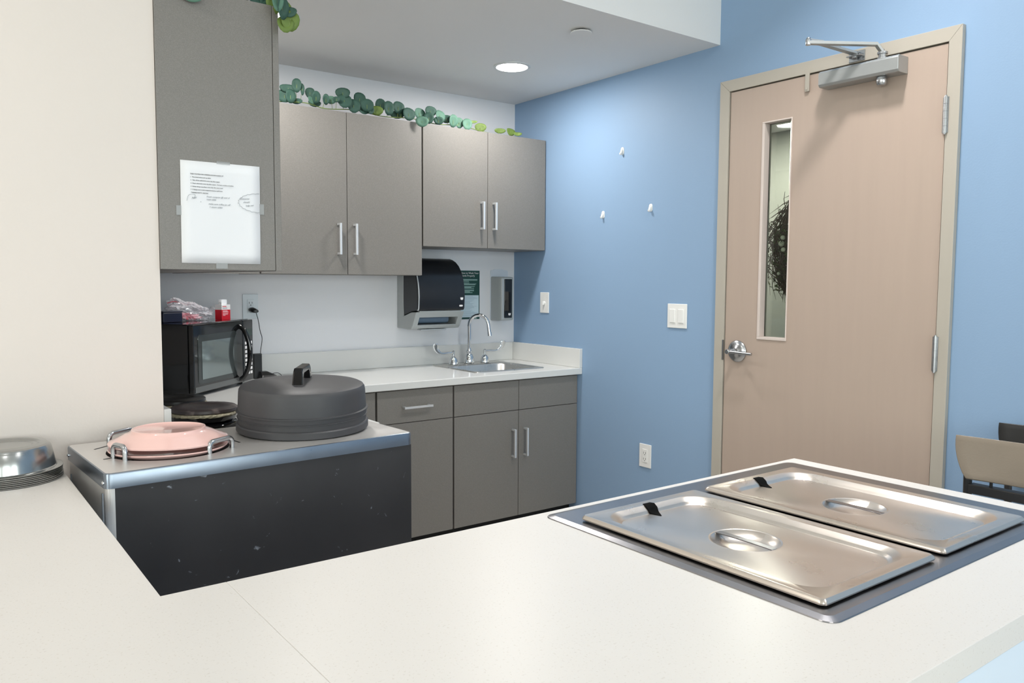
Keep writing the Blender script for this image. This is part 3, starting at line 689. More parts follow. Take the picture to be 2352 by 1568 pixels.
# ------------------------------------------------------------------ garlands
def garland(name, label, leaves, spine, nrm_bias, seed):
    t = thing(name, tuple(spine[0]), label, 'garland')
    rnd = random.Random(seed); bms = [B(), B(), B()]; bs = B()
    sp = smoothpath(spine, 8)
    tube(bs, sp, .0022, 6)
    for k, (x, y, z_, a, b, c) in enumerate(leaves):
        ctr = Vector((x, y, z_))
        a *= 1.34; b *= 1.30
        n = Vector((rnd.uniform(-.35, .35)+nrm_bias[0], -1+nrm_bias[1], rnd.uniform(-.25, .35))).normalized()
        u = n.cross(Vector((0, 0, 1))).normalized(); v = u.cross(n)*-1
        bm = bms[c]; m_ = 14; cv = bm.verts.new(ctr+n*(-.004))
        ring = []
        inner = []
        for i in range(m_):
            an = 2*PI*i/m_; rr = 1+.10*math.sin(an)  # slightly egg shaped
            inner.append(bm.verts.new(ctr+u*a*.55*math.cos(an)+v*b*.55*math.sin(an)*rr+n*.0005))
            ring.append(bm.verts.new(ctr+u*a*math.cos(an)+v*b*math.sin(an)*rr+n*(.004*math.cos(2*an)+.002)))
        for i in range(m_):
            j = (i+1) % m_
            bm.faces.new((cv, inner[i], inner[j])); bm.faces.new((inner[i], ring[i], ring[j], inner[j]))
        near = min(sp, key=lambda p: (p-ctr).length)
        tube(bs, [near, (near+ctr)/2+Vector((0, 0, .004)), ctr-Vector((0, 0, b*.6)), ctr], .001, 5)
    allb = B()
    for ci, bm in enumerate(bms):
        for f in bm.faces: f.material_index = ci; f.smooth = True
        me = bpy.data.meshes.new('tmp'); bm.to_mesh(me); bm.free(); allb.from_mesh(me); bpy.data.meshes.remove(me)
    obj('foliage', allb, [M['leaf0'], M['leaf1'], M['leaf2']], t, smooth=True, solid=.0006)
    obj('stems', bs, M['stem'], t)
    return t
LV1 = [(-1.494, -0.252, 2.145, 0.0291, 0.0226, 0), (-1.472, -0.267, 2.145, 0.0191, 0.0251, 0), (-1.478, -0.258, 2.178, 0.0301, 0.0151, 0), (-1.443, -0.27, 2.196, 0.0161, 0.0252, 0), (-1.418, -0.271, 2.182, 0.0076, 0.0228, 0), (-1.434, -0.243, 2.13, 0.0203, 0.0102, 0), (-1.368, -0.241, 2.178, 0.0164, 0.0205, 0), (-1.356, -0.282, 2.152, 0.0153, 0.023, 0), (-1.363, -0.253, 2.143, 0.018, 0.0154, 1), (-1.352, -0.252, 2.13, 0.0231, 0.0129, 0), (-1.311, -0.29, 2.148, 0.0113, 0.0195, 0), (-1.274, -0.264, 2.154, 0.0182, 0.0145, 1), (-1.255, -0.282, 2.156, 0.013, 0.0104, 0), (-1.215, -0.264, 2.195, 0.0262, 0.0199, 0), (-1.211, -0.272, 2.159, 0.0262, 0.0272, 0), (-1.121, -0.248, 2.183, 0.0224, 0.0267, 0), (-1.163, -0.272, 2.142, 0.0237, 0.0264, 0), (-1.099, -0.283, 2.151, 0.0239, 0.0239, 0), (-1.111, -0.266, 2.132, 0.0266, 0.0186, 0), (-1.078, -0.277, 2.132, 0.0134, 0.016, 0), (-1.044, -0.274, 2.134, 0.0242, 0.0177, 2), (-1.007, -0.243, 2.171, 0.0196, 0.0245, 0), (-0.98, -0.278, 2.155, 0.0206, 0.0271, 0), (-0.923, -0.27, 2.167, 0.0246, 0.023, 0), (-0.9, -0.255, 2.151, 0.0221, 0.0193, 0), (-0.914, -0.242, 2.137, 0.0276, 0.0154, 0), (-0.872, -0.283, 2.139, 0.0275, 0.0248, 0), (-0.8, -0.264, 2.154, 0.0251, 0.0212, 1), (-0.823, -0.33, 2.101, 0.0247, 0.0209, 1), (-0.743, -0.276, 2.17, 0.0253, 0.0202, 0), (-0.757, -0.284, 2.134, 0.0196, 0.0224, 0), (-0.687, -0.276, 2.155, 0.0227, 0.0238, 1), (-0.7, -0.286, 2.127, 0.0198, 0.0158, 0), (-0.637, -0.26, 2.147, 0.0229, 0.016, 0), (-0.609, -0.28, 2.139, 0.0201, 0.0258, 1), (-0.56, -0.262, 2.137, 0.0174, 0.022, 1), (-0.527, -0.287, 2.131, 0.0191, 0.0243, 1), (-0.487, -0.284, 2.146, 0.0163, 0.0058, 2), (-0.414, -0.245, 2.133, 0.0237, 0.0178, 2), (-0.287, -0.247, 2.129, 0.0241, 0.0109, 2), (-0.219, -0.251, 2.131, 0.0244, 0.017, 2), (-0.198, -0.288, 2.116, 0.0182, 0.0085, 2)]
garland('leaf_garland', 'garland of round eucalyptus leaves lying along the top of the back wall cabinets', LV1,
        [(-1.55, -.24, 2.112), (-1.40, -.25, 2.125), (-1.30, -.26, 2.110), (-1.15, -.25, 2.125), (-1.0, -.26, 2.112), (-.85, -.27, 2.120), (-.7, -.26, 2.112), (-.55, -.26, 2.122), (-.38, -.25, 2.108), (-.18, -.25, 2.108)], (-.2, 0), 11)
LV2 = [(-2.038, -1.49, 2.119, 0.0325, 0.0175, 0), (-2.017, -1.49, 2.114, 0.0201, 0.0176, 0), (-2.001, -1.5, 2.11, 0.0177, 0.0227, 2), (-2.007, -1.54, 2.103, 0.0124, 0.0223, 1), (-1.993, -1.54, 2.091, 0.0137, 0.0274, 0), (-1.978, -1.53, 2.085, 0.0125, 0.0249, 2), (-1.970, -1.54, 2.058, 0.0198, 0.0238, 2), (-1.983, -1.535, 2.046, 0.0175, 0.02, 2), (-1.973, -1.54, 2.081, 0.0163, 0.0125, 0),
       (-2.234, -1.515, 2.072, 0.0214, 0.0095, 1), (-2.086, -1.49, 2.118, 0.0247, 0.0111, 0), (-2.158, -1.49, 2.115, 0.0242, 0.0109, 0), (-2.20, -1.47, 2.14, .025, .02, 0), (-2.12, -1.45, 2.15, .026, .022, 1), (-2.06, -1.44, 2.15, .025, .02, 0), (-2.25, -1.46, 2.12, .026, .02, 2)]
garland('leaf_garland', 'yellow green leaf garland spilling over the corner of the cabinet with the note', LV2,
        [(-2.28, -1.42, 2.106), (-2.2, -1.47, 2.118), (-2.1, -1.46, 2.112), (-2.03, -1.49, 2.12), (-2.0, -1.52, 2.108), (-1.982, -1.53, 2.09), (-1.975, -1.532, 2.06)], (0, 0), 12)

# ------------------------------------------------------------------ microwave (diagonal in the corner)
MWX, MWY, MA = -2.010, -.600, PI/4
mwv = thing('microwave', (MWX, MWY, ZC), 'glossy black microwave oven set diagonally in the worktop corner', 'microwave', rz=MA)
# local: x along the front to the right, y into the oven, z up from the worktop
def loc(name, bm, m, parent, **k): return obj(name, bm, m, parent, world=False, **k)
W, Hm, D_ = .505, .288, .315
loc('oven_body', box(B(), 0, W, .022, D_, .012, Hm), M['glossblack'], mwv, bevel=.004)
for fx, fyy in ((.04, .05), (W-.04, .05), (.04, D_-.04), (W-.04, D_-.04)): loc('foot', lathe(B(), fx, fyy, [(.012, .0004), (.014, .0125)], 16), M['rubber'], mwv)
dd = loc('oven_door', box(B(), .002, .405, 0, .0215, .014, Hm-.002), M['glossblack'], mwv, bevel=.005, seg=3)
bm = B(); rings = [[(px, y, pz) for px, pz, _ in rrect(.19, .146, hx_, hz_, .018, 0)] for y, hx_, hz_ in ((.001, .158, .100), (-.002, .156, .098))]
ringloft(bm, rings); loc('door_surround', bm, mat('smoked_surround', (.27, .29, .29), .1, .5), dd)
loc('door_window', box(B(), .060, .318, -.0032, -.0021, .066, .218), M['dglass'], dd)
bm = B(); pth = smoothpath([(.372, -.001, .262), (.374, -.022, .245), (.376, -.040, .20), (.376, -.047, .146), (.376, -.040, .09), (.374, -.022, .045), (.372, -.001, .028)], 6)
tube(bm, pth, .008, 12, flat=1.3); auto(loc('handle', bm, M['glossblack'], dd))
pn = loc('control_panel', box(B(), .408, W-.002, .0005, .0215, .014, Hm-.002), M['glossblack'], mwv, bevel=.004)
bm = B()
for r_ in range(8):
    for c_ in range(3): box(bm, .425+c_*.024, .425+c_*.024+.017, -.0006, .0005, .045+r_*.019, .045+r_*.019+.012)
loc('buttons', bm, M['whitecard'], pn)
loc('display', box(B(), .424, .491, -.0006, .0005, .215, .245), mat('green_display', (.12, .20, .18), .15), pn)
loc('lower_strip', box(B(), .01, .40, -.0012, .001, .018, .040), mat('grey_strip', (.42, .43, .43), .25, .5), dd)
ztm = ZC+Hm
# things on top of the microwave
t = thing('bandage_box', (-1.785, -.240, ztm), 'small red and white carton with paper slips on top of the microwave', 'box', rz=.50)
bx_, by_, bh = .0255, .019, .066
loc('carton_lower', box(B(), -bx_, bx_, -by_, by_, .0003, bh*.66), M['red'], t)
loc('carton_upper', box(B(), -bx_, bx_, -by_, by_, bh*.66, bh), M['whitecard'], t)
bm = B()
for k in range(5): box(bm, -.019+k*.001, .013+k*.001, -.012+k*.005, -.0112+k*.005, bh, bh+.022-.001*(k % 2))
loc('paper_slips', bm, M['paper'], t)
bm = B()
for k, (a, b) in enumerate(((.039, .028), (.034, .033), (.027, .032), (.023, .029), (.019, .015))): box(bm, -bx_+.006, -bx_+.006+b, -by_-.0006, -by_, a-.0026 if k < 2 else a-.0012, a+.001)
loc('pale_print', bm, M['redtext'], t)
bm = B(); box(bm, -bx_+.005, -bx_+.028, -by_-.0006, -by_, bh-.010, bh-.007); loc('red_print', bm, M['red'], t)
bm = B(); box(bm, -bx_+.005, -bx_+.032, -by_-.0006, -by_, bh-.017, bh-.014); loc('grey_print', bm, M['pencil'], t)
t = thing('navy_box', (-2.040, -.355, ztm), 'dark navy box on the left end of the microwave top', 'box', rz=PI/4-.35)
loc('box_shell', box(B(), -.055, .038, -.040, .030, .0003, .040), M['navy'], t, bevel=.003)
loc('box_lid', box(B(), -.056, .039, -.041, .031, .0402, .0455), M['navy'], t, bevel=.002)
# bag
bg = thing('plastic_bag', (-1.93, -.25, ztm), 'crumpled clear plastic bag with pink packets on top of the microwave', 'plastic bag')
rnd = random.Random(9)
bm = B(); bmesh.ops.create_icosphere(bm, subdivisions=5, radius=1)
from mathutils import noise
for v in bm.verts:
    p = v.co.copy(); n1 = noise.noise(p*2.3+Vector((3, 1, 7))); n2 = noise.turbulence(p*4.5, 3, True)
    k = 1+.30*n1-.22*n2
    v.co = Vector((p.x*k*.100, p.y*k*.062, max(0, (p.z*k*.050+.034)*(1-.75*(p.x*.6)))+.0006))
R45 = Matrix.Rotation(.12, 3, 'Z')
for v in bm.verts: v.co = R45 @ v.co
obj('bag_film', bm, M['bag'], bg, smooth=False, world=False)
bm = B()
for k in range(9):
    c = Vector((rnd.uniform(-.04, .05), rnd.uniform(-.03, .02), .009+rnd.uniform(0, .022))); q = Matrix.Rotation(rnd.uniform(0, 3), 4, 'Z') @ Matrix.Rotation(rnd.uniform(-.4, .4), 4, 'X')
    b2 = B(); box(b2, -.026, .026, -.016, .016, -.004, .004); b2.transform(Matrix.Translation(c) @ q); me = bpy.data.meshes.new('x'); b2.to_mesh(me); b2.free(); bm.from_mesh(me); bpy.data.meshes.remove(me)
obj('pink_packets', bm, M['pinkstuff'], bg, world=False, bevel=.002)
bm = B(); tube(bm, smoothpath([(-.095, -.03, .075), (-.07, -.035, .082), (-.04, -.03, .076), (-.01, -.02, .066)]), .004, 6, flat=.4)
obj('red_seal', bm, M['redstripe'], bg, world=False)
bm = B(); pts = smoothpath([(.06, 0, .02), (.085, .0, .03), (.10, .005, .052)], 5)
ringloft(bm, [[tuple(p+Vector((0, -.025-.002*i, .004*math.sin(i)))), tuple(p+Vector((0, .0, .008*math.cos(i*1.3)))), tuple(p+Vector((0, .03, .004)))] for i, p in enumerate(pts)], False, False, closed=False)
obj('bag_neck', bm, M['bag'], bg, world=False, solid=.0004)

# ------------------------------------------------------------------ waffle irons behind the warmer
def iron(cx, cy, label, r, hang, seed, handle):
    t = thing('waffle_iron', (cx, cy, ZC), label, 'waffle iron', 'black round waffle irons on the left worktop')
    rnd = random.Random(seed); z0 = ZC+.0064
    for fx, fyy in ((-.06, -.06), (.06, -.06), (.06, .06), (-.06, .06)): obj('foot', lathe(B(), cx+fx, cy+fyy, [(.010, ZC+.0004), (.012, z0+.001)], 12), M['rubber'], t)
    bm = B(); ringloft(bm, [rrect(cx, cy, r*.95, r*.98, .03, z0), rrect(cx, cy, r*1.02, r*1.04, .035, z0+.012), rrect(cx, cy, r*1.02, r*1.04, .035, z0+.020), rrect(cx, cy, r*.9, r*.92, .04, z0+.030)])
    auto(obj('base', bm, M['glossblack'], t), 40)
    bm = B(); lathe(bm, cx, cy, [(r*.82, z0+.028), (r*.95, z0+.036), (r*.97, z0+.048), (r*.90, z0+.052)], 48); auto(obj('lower_pan', bm, M['glossblack'], t), 40)
    bm = B(); rings = []
    for rr, zz in ((.93, .049), (1.0, .050), (1.025, .054), (1.0, .058), (.93, .060)):
        rings.append([(cx+r*(rr+rnd.uniform(-.012, .02))*math.cos(2*PI*k/72), cy+r*(rr+rnd.uniform(-.012, .02))*math.sin(2*PI*k/72), z0+zz+rnd.uniform(-.0012, .0012)) for k in range(72)])
    ringloft(bm, rings); obj('baked_rim', bm, M['crumb'], t)
    bm = B(); lathe(bm, cx, cy, [(r*.96, z0+.0595), (r*.99, z0+.062), (r*.98, z0+.070), (r*.93, z0+.0735), (r*.60, z0+.0745), (r*.58, z0+.073), (r*.02, z0+.0735)], 56)
    auto(obj('lid', bm, M['irontop'] if seed == 1 else M['black'], t), 40)
    if handle:
        hd = Vector(handle); h0 = Vector((cx, cy, 0)); 
        bm = B(); tube(bm, smoothpath([tuple(h0+hd*(r*.93)+Vector((0, 0, z0+.050))), tuple(h0+hd*(r+.020)+Vector((0, 0, z0+.046))), tuple(h0+hd*(r+.055)+Vector((0, 0, z0+.036)))]), .010, 12, flat=.7); auto(obj('handle', bm, M['black'], t))
        bm = B(); bmesh.ops.create_uvsphere(bm, u_segments=16, v_segments=10, radius=.013, matrix=Matrix.Translation(h0+hd*(r+.064)+Vector((0, 0, z0+.036)))); obj('handle_tip', bm, M['satin'], t, smooth=True)
    return t
iron(-2.178, -1.335, 'black round waffle iron with crusted rim, nearest behind the pink plates', .098, 0, 1, (.97, .24, 0))
iron(-2.205, -1.105, 'second black round waffle iron, tucked behind the nearer one', .095, 0, 2, (.93, -.37, 0))

# ------------------------------------------------------------------ plate warmer
WA = math.radians(3.0); WZ = .890
ox, oy = -2.554, -1.930         # front-left corner
wm = thing('plate_warmer', (ox, oy, 0), 'steel topped plate warmer cabinet with scuffed dark front panel', 'plate warmer', rz=WA)
L_, DD = .784, .392
ch, chy, rh = .192, .196, .142   # pink silo
cc = .550                          # black dome silo
ccy = .196
TH = .034
xs = [0, ch-.15, ch+.15, cc-.15, cc+.15, L_]; 
bm = B()
# top plate with two round openings
def cellring(bm, cx, cy, hx, hy, r, z1, z0, n=64):
    outer = []; inner = []; inner0 = []
    for i in range(n):
        a = 2*PI*i/n; c, s = math.cos(a), math.sin(a); k = min(hx/abs(c) if abs(c) > 1e-9 else 1e9, hy/abs(s) if abs(s) > 1e-9 else 1e9)
        outer.append(bm.verts.new((cx+c*k, cy+s*k, z1))); inner.append(bm.verts.new((cx+c*r, cy+s*r, z1))); inner0.append(bm.verts.new((cx+c*r, cy+s*r, z0)))
    for i in range(n):
        j = (i+1) % n
        bm.faces.new((outer[i], outer[j], inner[j], inner[i])); bm.faces.new((inner[i], inner[j], inner0[j], inner0[i]))
mg = .030
def flat(bm, a, b, c, d_, z): bm.faces.new([bm.verts.new(p) for p in ((a, c, z), (b, c, z), (b, d_, z), (a, d_, z))])
y0r, y1r = chy-.16, chy+.16
cellring(bm, ch, chy, .16, .16, rh, WZ, WZ-.05); 
x_m0, x_m1 = ch+.16, L_-mg
flat(bm, x_m0, x_m1, y0r, y1r, WZ); flat(bm, mg, ch-.16, y0r, y1r, WZ); flat(bm, mg, x_m1, mg, y0r, WZ); flat(bm, mg, x_m1, y1r, DD-mg, WZ)
# rounded perimeter skirt
hx_, hy_ = L_/2, DD/2
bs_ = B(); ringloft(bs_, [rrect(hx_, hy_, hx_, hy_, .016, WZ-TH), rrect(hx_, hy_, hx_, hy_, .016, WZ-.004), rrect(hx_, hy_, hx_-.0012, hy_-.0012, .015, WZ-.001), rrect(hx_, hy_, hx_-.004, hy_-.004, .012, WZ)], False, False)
# fill between skirt ring and inner rectangle
A_ = rrect(hx_, hy_, hx_-.004, hy_-.004, .012, WZ); Bv = []
for (x, y, z_) in A_: Bv.append((min(max(x, mg), L_-mg), min(max(y, mg), DD-mg), WZ))
ringloft(bm, [A_, Bv], False, False)
bmesh.ops.remove_doubles(bm, verts=bm.verts, dist=1e-5)
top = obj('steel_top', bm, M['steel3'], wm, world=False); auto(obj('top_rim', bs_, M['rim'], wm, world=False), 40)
loc('front_panel', box(B(), .020, L_-.004, .003, .012, .10, WZ-TH-.0005), M['panel'], wm)
bm = B(); ringloft(bm, [[p for p in rrect(hx_, hy_, hx_-.003, hy_-.003, .016, z_)] for z_ in (.10, WZ-TH-.001)], False, False)
# cut the shell so the front stays a panel: shell sits just behind it
for v in bm.verts:
    if v.co.y < .02 and .02 < v.co.x < L_-.004: v.co.y = .0125
loc('side_shell', bm, M['steel3'], wm)
loc('edge_rail', box(B(), -.002, .0015, .022, .026, .12, WZ-TH-.012), M['satin'], wm); loc('edge_rail', box(B(), -.002, .0015, DD-.050, -.046+DD, .12, WZ-TH-.03), M['satin'], wm)
for yy in (.016, DD-.018): loc('screw', ringloft(B(), [[(x, yy+r*math.cos(2*PI*i/16), WZ-.022+r*math.sin(2*PI*i/16)) for i in range(16)] for r, x in ((.0045, .0005), (.0045, -.0015), (.002, -.0032))]), M['chrome'], wm)
# slots in the top
bm = B()
def slot(bm, a, b, w=.0022):
    a = Vector((*a, WZ+.0002)); b = Vector((*b, WZ+.0002)); s = (b-a).cross(Vector((0, 0, 1))).normalized()*w
    ringloft(bm, [[tuple(a-s), tuple(a+s), tuple(b+s), tuple(b-s)], [tuple(p+Vector((0, 0, .0005))) for p in (a-s, a+s, b+s, b-s)]])
Wi = (Matrix.Translation((ox, oy, 0)) @ Matrix.Rotation(WA, 4, 'Z')).inverted()
def wl(x, y): q = Wi @ Vector((x, y, 0)); return (q.x, q.y)
for sa, sb in (((-2.526, -1.635), (-2.482, -1.598)), ((-2.529, -1.769), (-2.490, -1.757)), ((-2.222, -1.660), (-2.207, -1.755))):
    bm = B(); slot(bm, wl(*sa), wl(*sb)); loc('slot', bm, M['slot'], wm)
bm = B(); lathe(bm, ch, chy, [(rh-.001, WZ-.045), (.02, WZ-.049)], 48, False, True); loc('well_floor', bm, M['slot'], wm)
def guide(a, b, h=.046):
    a = Vector((*a, WZ)); b = Vector((*b, WZ)); d_ = (b-a)
    r = .014; u = d_.normalized(); pts = [a, a+Vector((0, 0, h-r))]
    for k in range(1, 7): an = PI/2*k/6; pts.append(a+Vector((0, 0, h-r))+u*(r-r*math.cos(an))+Vector((0, 0, r*math.sin(an))))
    q = []
    for k in range(0, 7): an = PI/2*k/6; q.append(b+Vector((0, 0, h-r))-u*(r-r*math.sin(an))+Vector((0, 0, r*math.cos(an))))
    pts += q+[b]
    bm = B(); tube(bm, pts, .0062, 14); return auto(loc('plate_guide', bm, M['satin'], wm))
guide(wl(-2.506, -1.763), wl(-2.490, -1.812), .032); guide(wl(-2.310, -1.846), wl(-2.243, -1.806), .027)
guide(wl(-2.488, -1.610), wl(-2.425, -1.562), .031); guide(wl(-2.315, -1.572), wl(-2.262, -1.612), .028)
# casters
for cx_, cy_ in ((.06, .06), (L_-.06, .06), (.06, DD-.06), (L_-.06, DD-.06)):
    bm = B()
    ringloft(bm, [[(cx_+xo, cy_+.04*math.cos(2*PI*i/24), .041+.04*math.sin(2*PI*i/24)) for i in range(24)] for xo in (-.012, .012)])
    box(bm, cx_-.02, cx_+.02, cy_-.02, cy_+.02, .0815, .1)
    loc('caster', bm, M['rubber'], wm)
# pink plates
WM = Matrix.Translation((ox, oy, 0)) @ Matrix.Rotation(WA, 4, 'Z')
pc = WM @ Vector((ch, chy, 0))
def wobble(bm, cx, cy, am, seed, r):
    for v in bm.verts:
        a = math.atan2(v.co.y-cy, v.co.x-cx); rr = math.hypot(v.co.x-cx, v.co.y-cy)
        v.co.z += am*math.sin(3*a+seed)*(rr/r)**2
pr_ = .1370
t = thing('pink_plate', (pc.x, pc.y, WZ), 'lower pink plate, right side up in the warmer opening', 'plate', 'pink glazed plates on the warmer')
bm = B(); lathe(bm, pc.x, pc.y, [(.07, WZ-.028), (.072, WZ-.023), (.105, WZ-.008), (pr_, WZ+.0045), (pr_+.0015, WZ+.0070), (pr_, WZ+.0092), (.118, WZ+.006), (.10, WZ-.004), (.08, WZ-.016), (.01, WZ-.018)], 72)
wobble(bm, pc.x, pc.y, .0008, 1, pr_); auto(obj('plate_body', bm, M['pink'], t), 50)
t = thing('pink_plate', (pc.x, pc.y, WZ+.018), 'upper pink plate, turned upside down with its foot ring up', 'plate', 'pink glazed plates on the warmer')
bm = B(); zr = WZ+.0200
lathe(bm, pc.x, pc.y, [(.07, zr+.014), (.10, zr+.007), (pr_-.004, zr+.0), (pr_+.001, zr+.001), (pr_+.001, zr+.004), (.122, zr+.011), (.100, zr+.022), (.087, zr+.028), (.0855, zr+.0325), (.082, zr+.0330), (.079, zr+.0300), (.01, zr+.0310)], 72)
wobble(bm, pc.x, pc.y, .0012, 2, pr_); auto(obj('plate_body', bm, M['pink'], t), 50)
# black dome cover
dc = Vector((-1.999, -1.666, 0)); rB = .181
t = thing('dome_cover', (-2.067, -1.832, WZ), 'large round matte black cover with handle on the plate warmer', 'dish cover', rz=.0)
Z0 = WZ+.0006
prof = [(rB-.003, Z0), (rB, Z0+.002), (rB, Z0+.0175), (rB-.003, Z0+.0205), (rB-.0060, Z0+.0215), (rB-.0050, Z0+.036), (rB-.0025, Z0+.0370), (rB-.0025, Z0+.0385), (rB-.0050, Z0+.0395), (rB-.0040, Z0+.0520), (rB-.0005, Z0+.0530), (rB-.0005, Z0+.0555), (rB-.0055, Z0+.0575), (rB-.0060, Z0+.070), (rB-.0080, Z0+.106), (rB-.0095, Z0+.114), (rB-.0135, Z0+.120), (rB-.021, Z0+.1238), (.12, Z0+.1285), (.08, Z0+.1315), (.04, Z0+.1335), (.004, Z0+.1345)]
bm = B(); lathe(bm, dc.x, dc.y, prof, 96); cb = auto(obj('cover_shell', bm, M['blackpl'], t), 24)
# handle: black loop, axis along world Y roughly towards the camera-right
ha = math.radians(56); hu = Vector((math.cos(ha), math.sin(ha), 0)); hs = Vector((-hu.y, hu.x, 0))
zt0 = Z0+.131; hc = Vector((dc.x-.006, dc.y-.012, 0))
outer = [(-.068, -.004), (-.057, .038), (-.046, .046), (.046, .046), (.057, .038), (.068, -.004)]; inner = [(-.043, -.004), (-.038, .025), (-.031, .031), (.031, .031), (.038, .025), (.043, -.004)]
bm = B()
def hp(u, z_, s): 
    return tuple(hc+hu*u+hs*s+Vector((0, 0, zt0+z_-.002)))
ro = []
for k in range(len(outer)):
    (u0, z0_), (u1, z1_) = outer[k], inner[k]
    w = .0150 if k in (0, 5) else .0125
    ro.append([hp(u0, z0_, -w*.7), hp(u0, z0_, w*.7), hp(u0*.97, z0_*.97, w), hp(u1, z1_, w), hp(u1, z1_, -w), hp(u0*.97, z0_*.97, -w)])
ringloft(bm, ro); obj('cover_handle', bm, M['glossblack'], t, bevel=.0015, seg=3)
t.rotation_euler = Matrix.Rotation(math.radians(2.3), 3, Vector((.925, -.38, 0)).normalized()).to_euler()

# ------------------------------------------------------------------ serving counter
ZA, TH2 = .838, .040
XA0, XA1, YA0, YA1 = -3.38, -.981, -3.362, -2.568
LX = -2.590; SEAM = -2.493
ct = thing('serving_counter', (-2.2, -3.0, 0), 'long white L-shaped serving counter in the foreground', 'counter')
fx0, fx1, fy0, fy1 = -1.871, -1.037, -3.2225, -2.588   # steam frame footprint
xs = [XA0, LX, SEAM-.0001]; ys = [YA0, YA1, YS-.0005]
obj('countertop', gridslab(B(), xs, ys, ZA-TH2, ZA, lambda i, j: j == 0 or i == 0), M['quartz'], ct, bevel=.0009, seg=2)
xs = [SEAM+.0001, fx0+.02, fx1-.02, XA1]; ys = [YA0, fy0+.02, fy1-.02, YA1]
obj('countertop', gridslab(B(), xs, ys, ZA-TH2, ZA, lambda i, j: not (i == 1 and j == 1)), M['quartz'], ct, bevel=.0009, seg=2)
bm = B(); e_ = .012
xs = [XA0+.01, XA0+.07, LX-.06-e_, LX-e_, XA1-.06-e_, XA1-e_]; ys = [YA0+.004, YA0+.06, YA1-.06-e_, YA1-e_, YS-.02]
gridslab(bm, xs, ys, .0, ZA-TH2-.0005, lambda i, j: (j == 0) or (j == 2 and i >= 2) or (i == 0) or (i == 4 and j <= 2) or (i == 2 and j >= 2))
obj('base_panels', bm, M['base_panel'], ct)
# drop-in steam table
st = thing('steam_table', ((fx0+fx1)/2, (fy0+fy1)/2, ZA), 'stainless drop-in steam table frame set into the white counter', 'steam table')
fz_ = ZA+.0045
bm = B(); cxf, cyf, hxf, hyf = (fx0+fx1)/2, (fy0+fy1)/2, (fx1-fx0)/2, (fy1-fy0)/2
l1x0, l1x1, l2x0, l2x1 = -1.839, -1.5035, -1.4695, -1.134; ly0, ly1 = -3.189, -2.665
ringloft(bm, [rrect(cxf, cyf, hxf, hyf, .022, ZA+.0004), rrect(cxf, cyf, hxf-.001, hyf-.001, .021, ZA+.0018), rrect(cxf, cyf, hxf-.014, hyf-.014, .012, fz_)], False, False)
A_ = rrect(cxf, cyf, hxf-.014, hyf-.014, .012, fz_)
q = .012
wx = [fx0+.035, l1x0+q, l1x1-q, l2x0+q, l2x1-q, fx1-.035]; wyy = [fy0+.03, ly0+q, ly1-q, fy1-.03]
gx = wx; gy = wyy
Bv = [(min(max(x, gx[0]), gx[-1]), min(max(y, gy[0]), gy[-1]), fz_) for x, y, z_ in A_]
ringloft(bm, [A_, Bv], False, False)
for i in range(5):
    for j in range(3):
        if j == 1 and i in (1, 3): continue
        flat(bm, gx[i], gx[i+1], gy[j], gy[j+1], fz_)
bmesh.ops.remove_doubles(bm, verts=bm.verts, dist=1e-5)
obj('flange', bm, M['steel2'], st)
for a, b in ((l1x0+q, l1x1-q), (l2x0+q, l2x1-q)):
    bm = B(); cx_, cy_ = (a+b)/2, (ly0+ly1)/2; hx2, hy2 = (b-a)/2, (ly1-ly0)/2-q
    ringloft(bm, [rrect(cx_, cy_, hx2, hy2, .0015, fz_), rrect(cx_, cy_, hx2-.004, hy2-.004, .02, fz_-.14)], False, True)
    obj('well', bm, M['sink'], st)
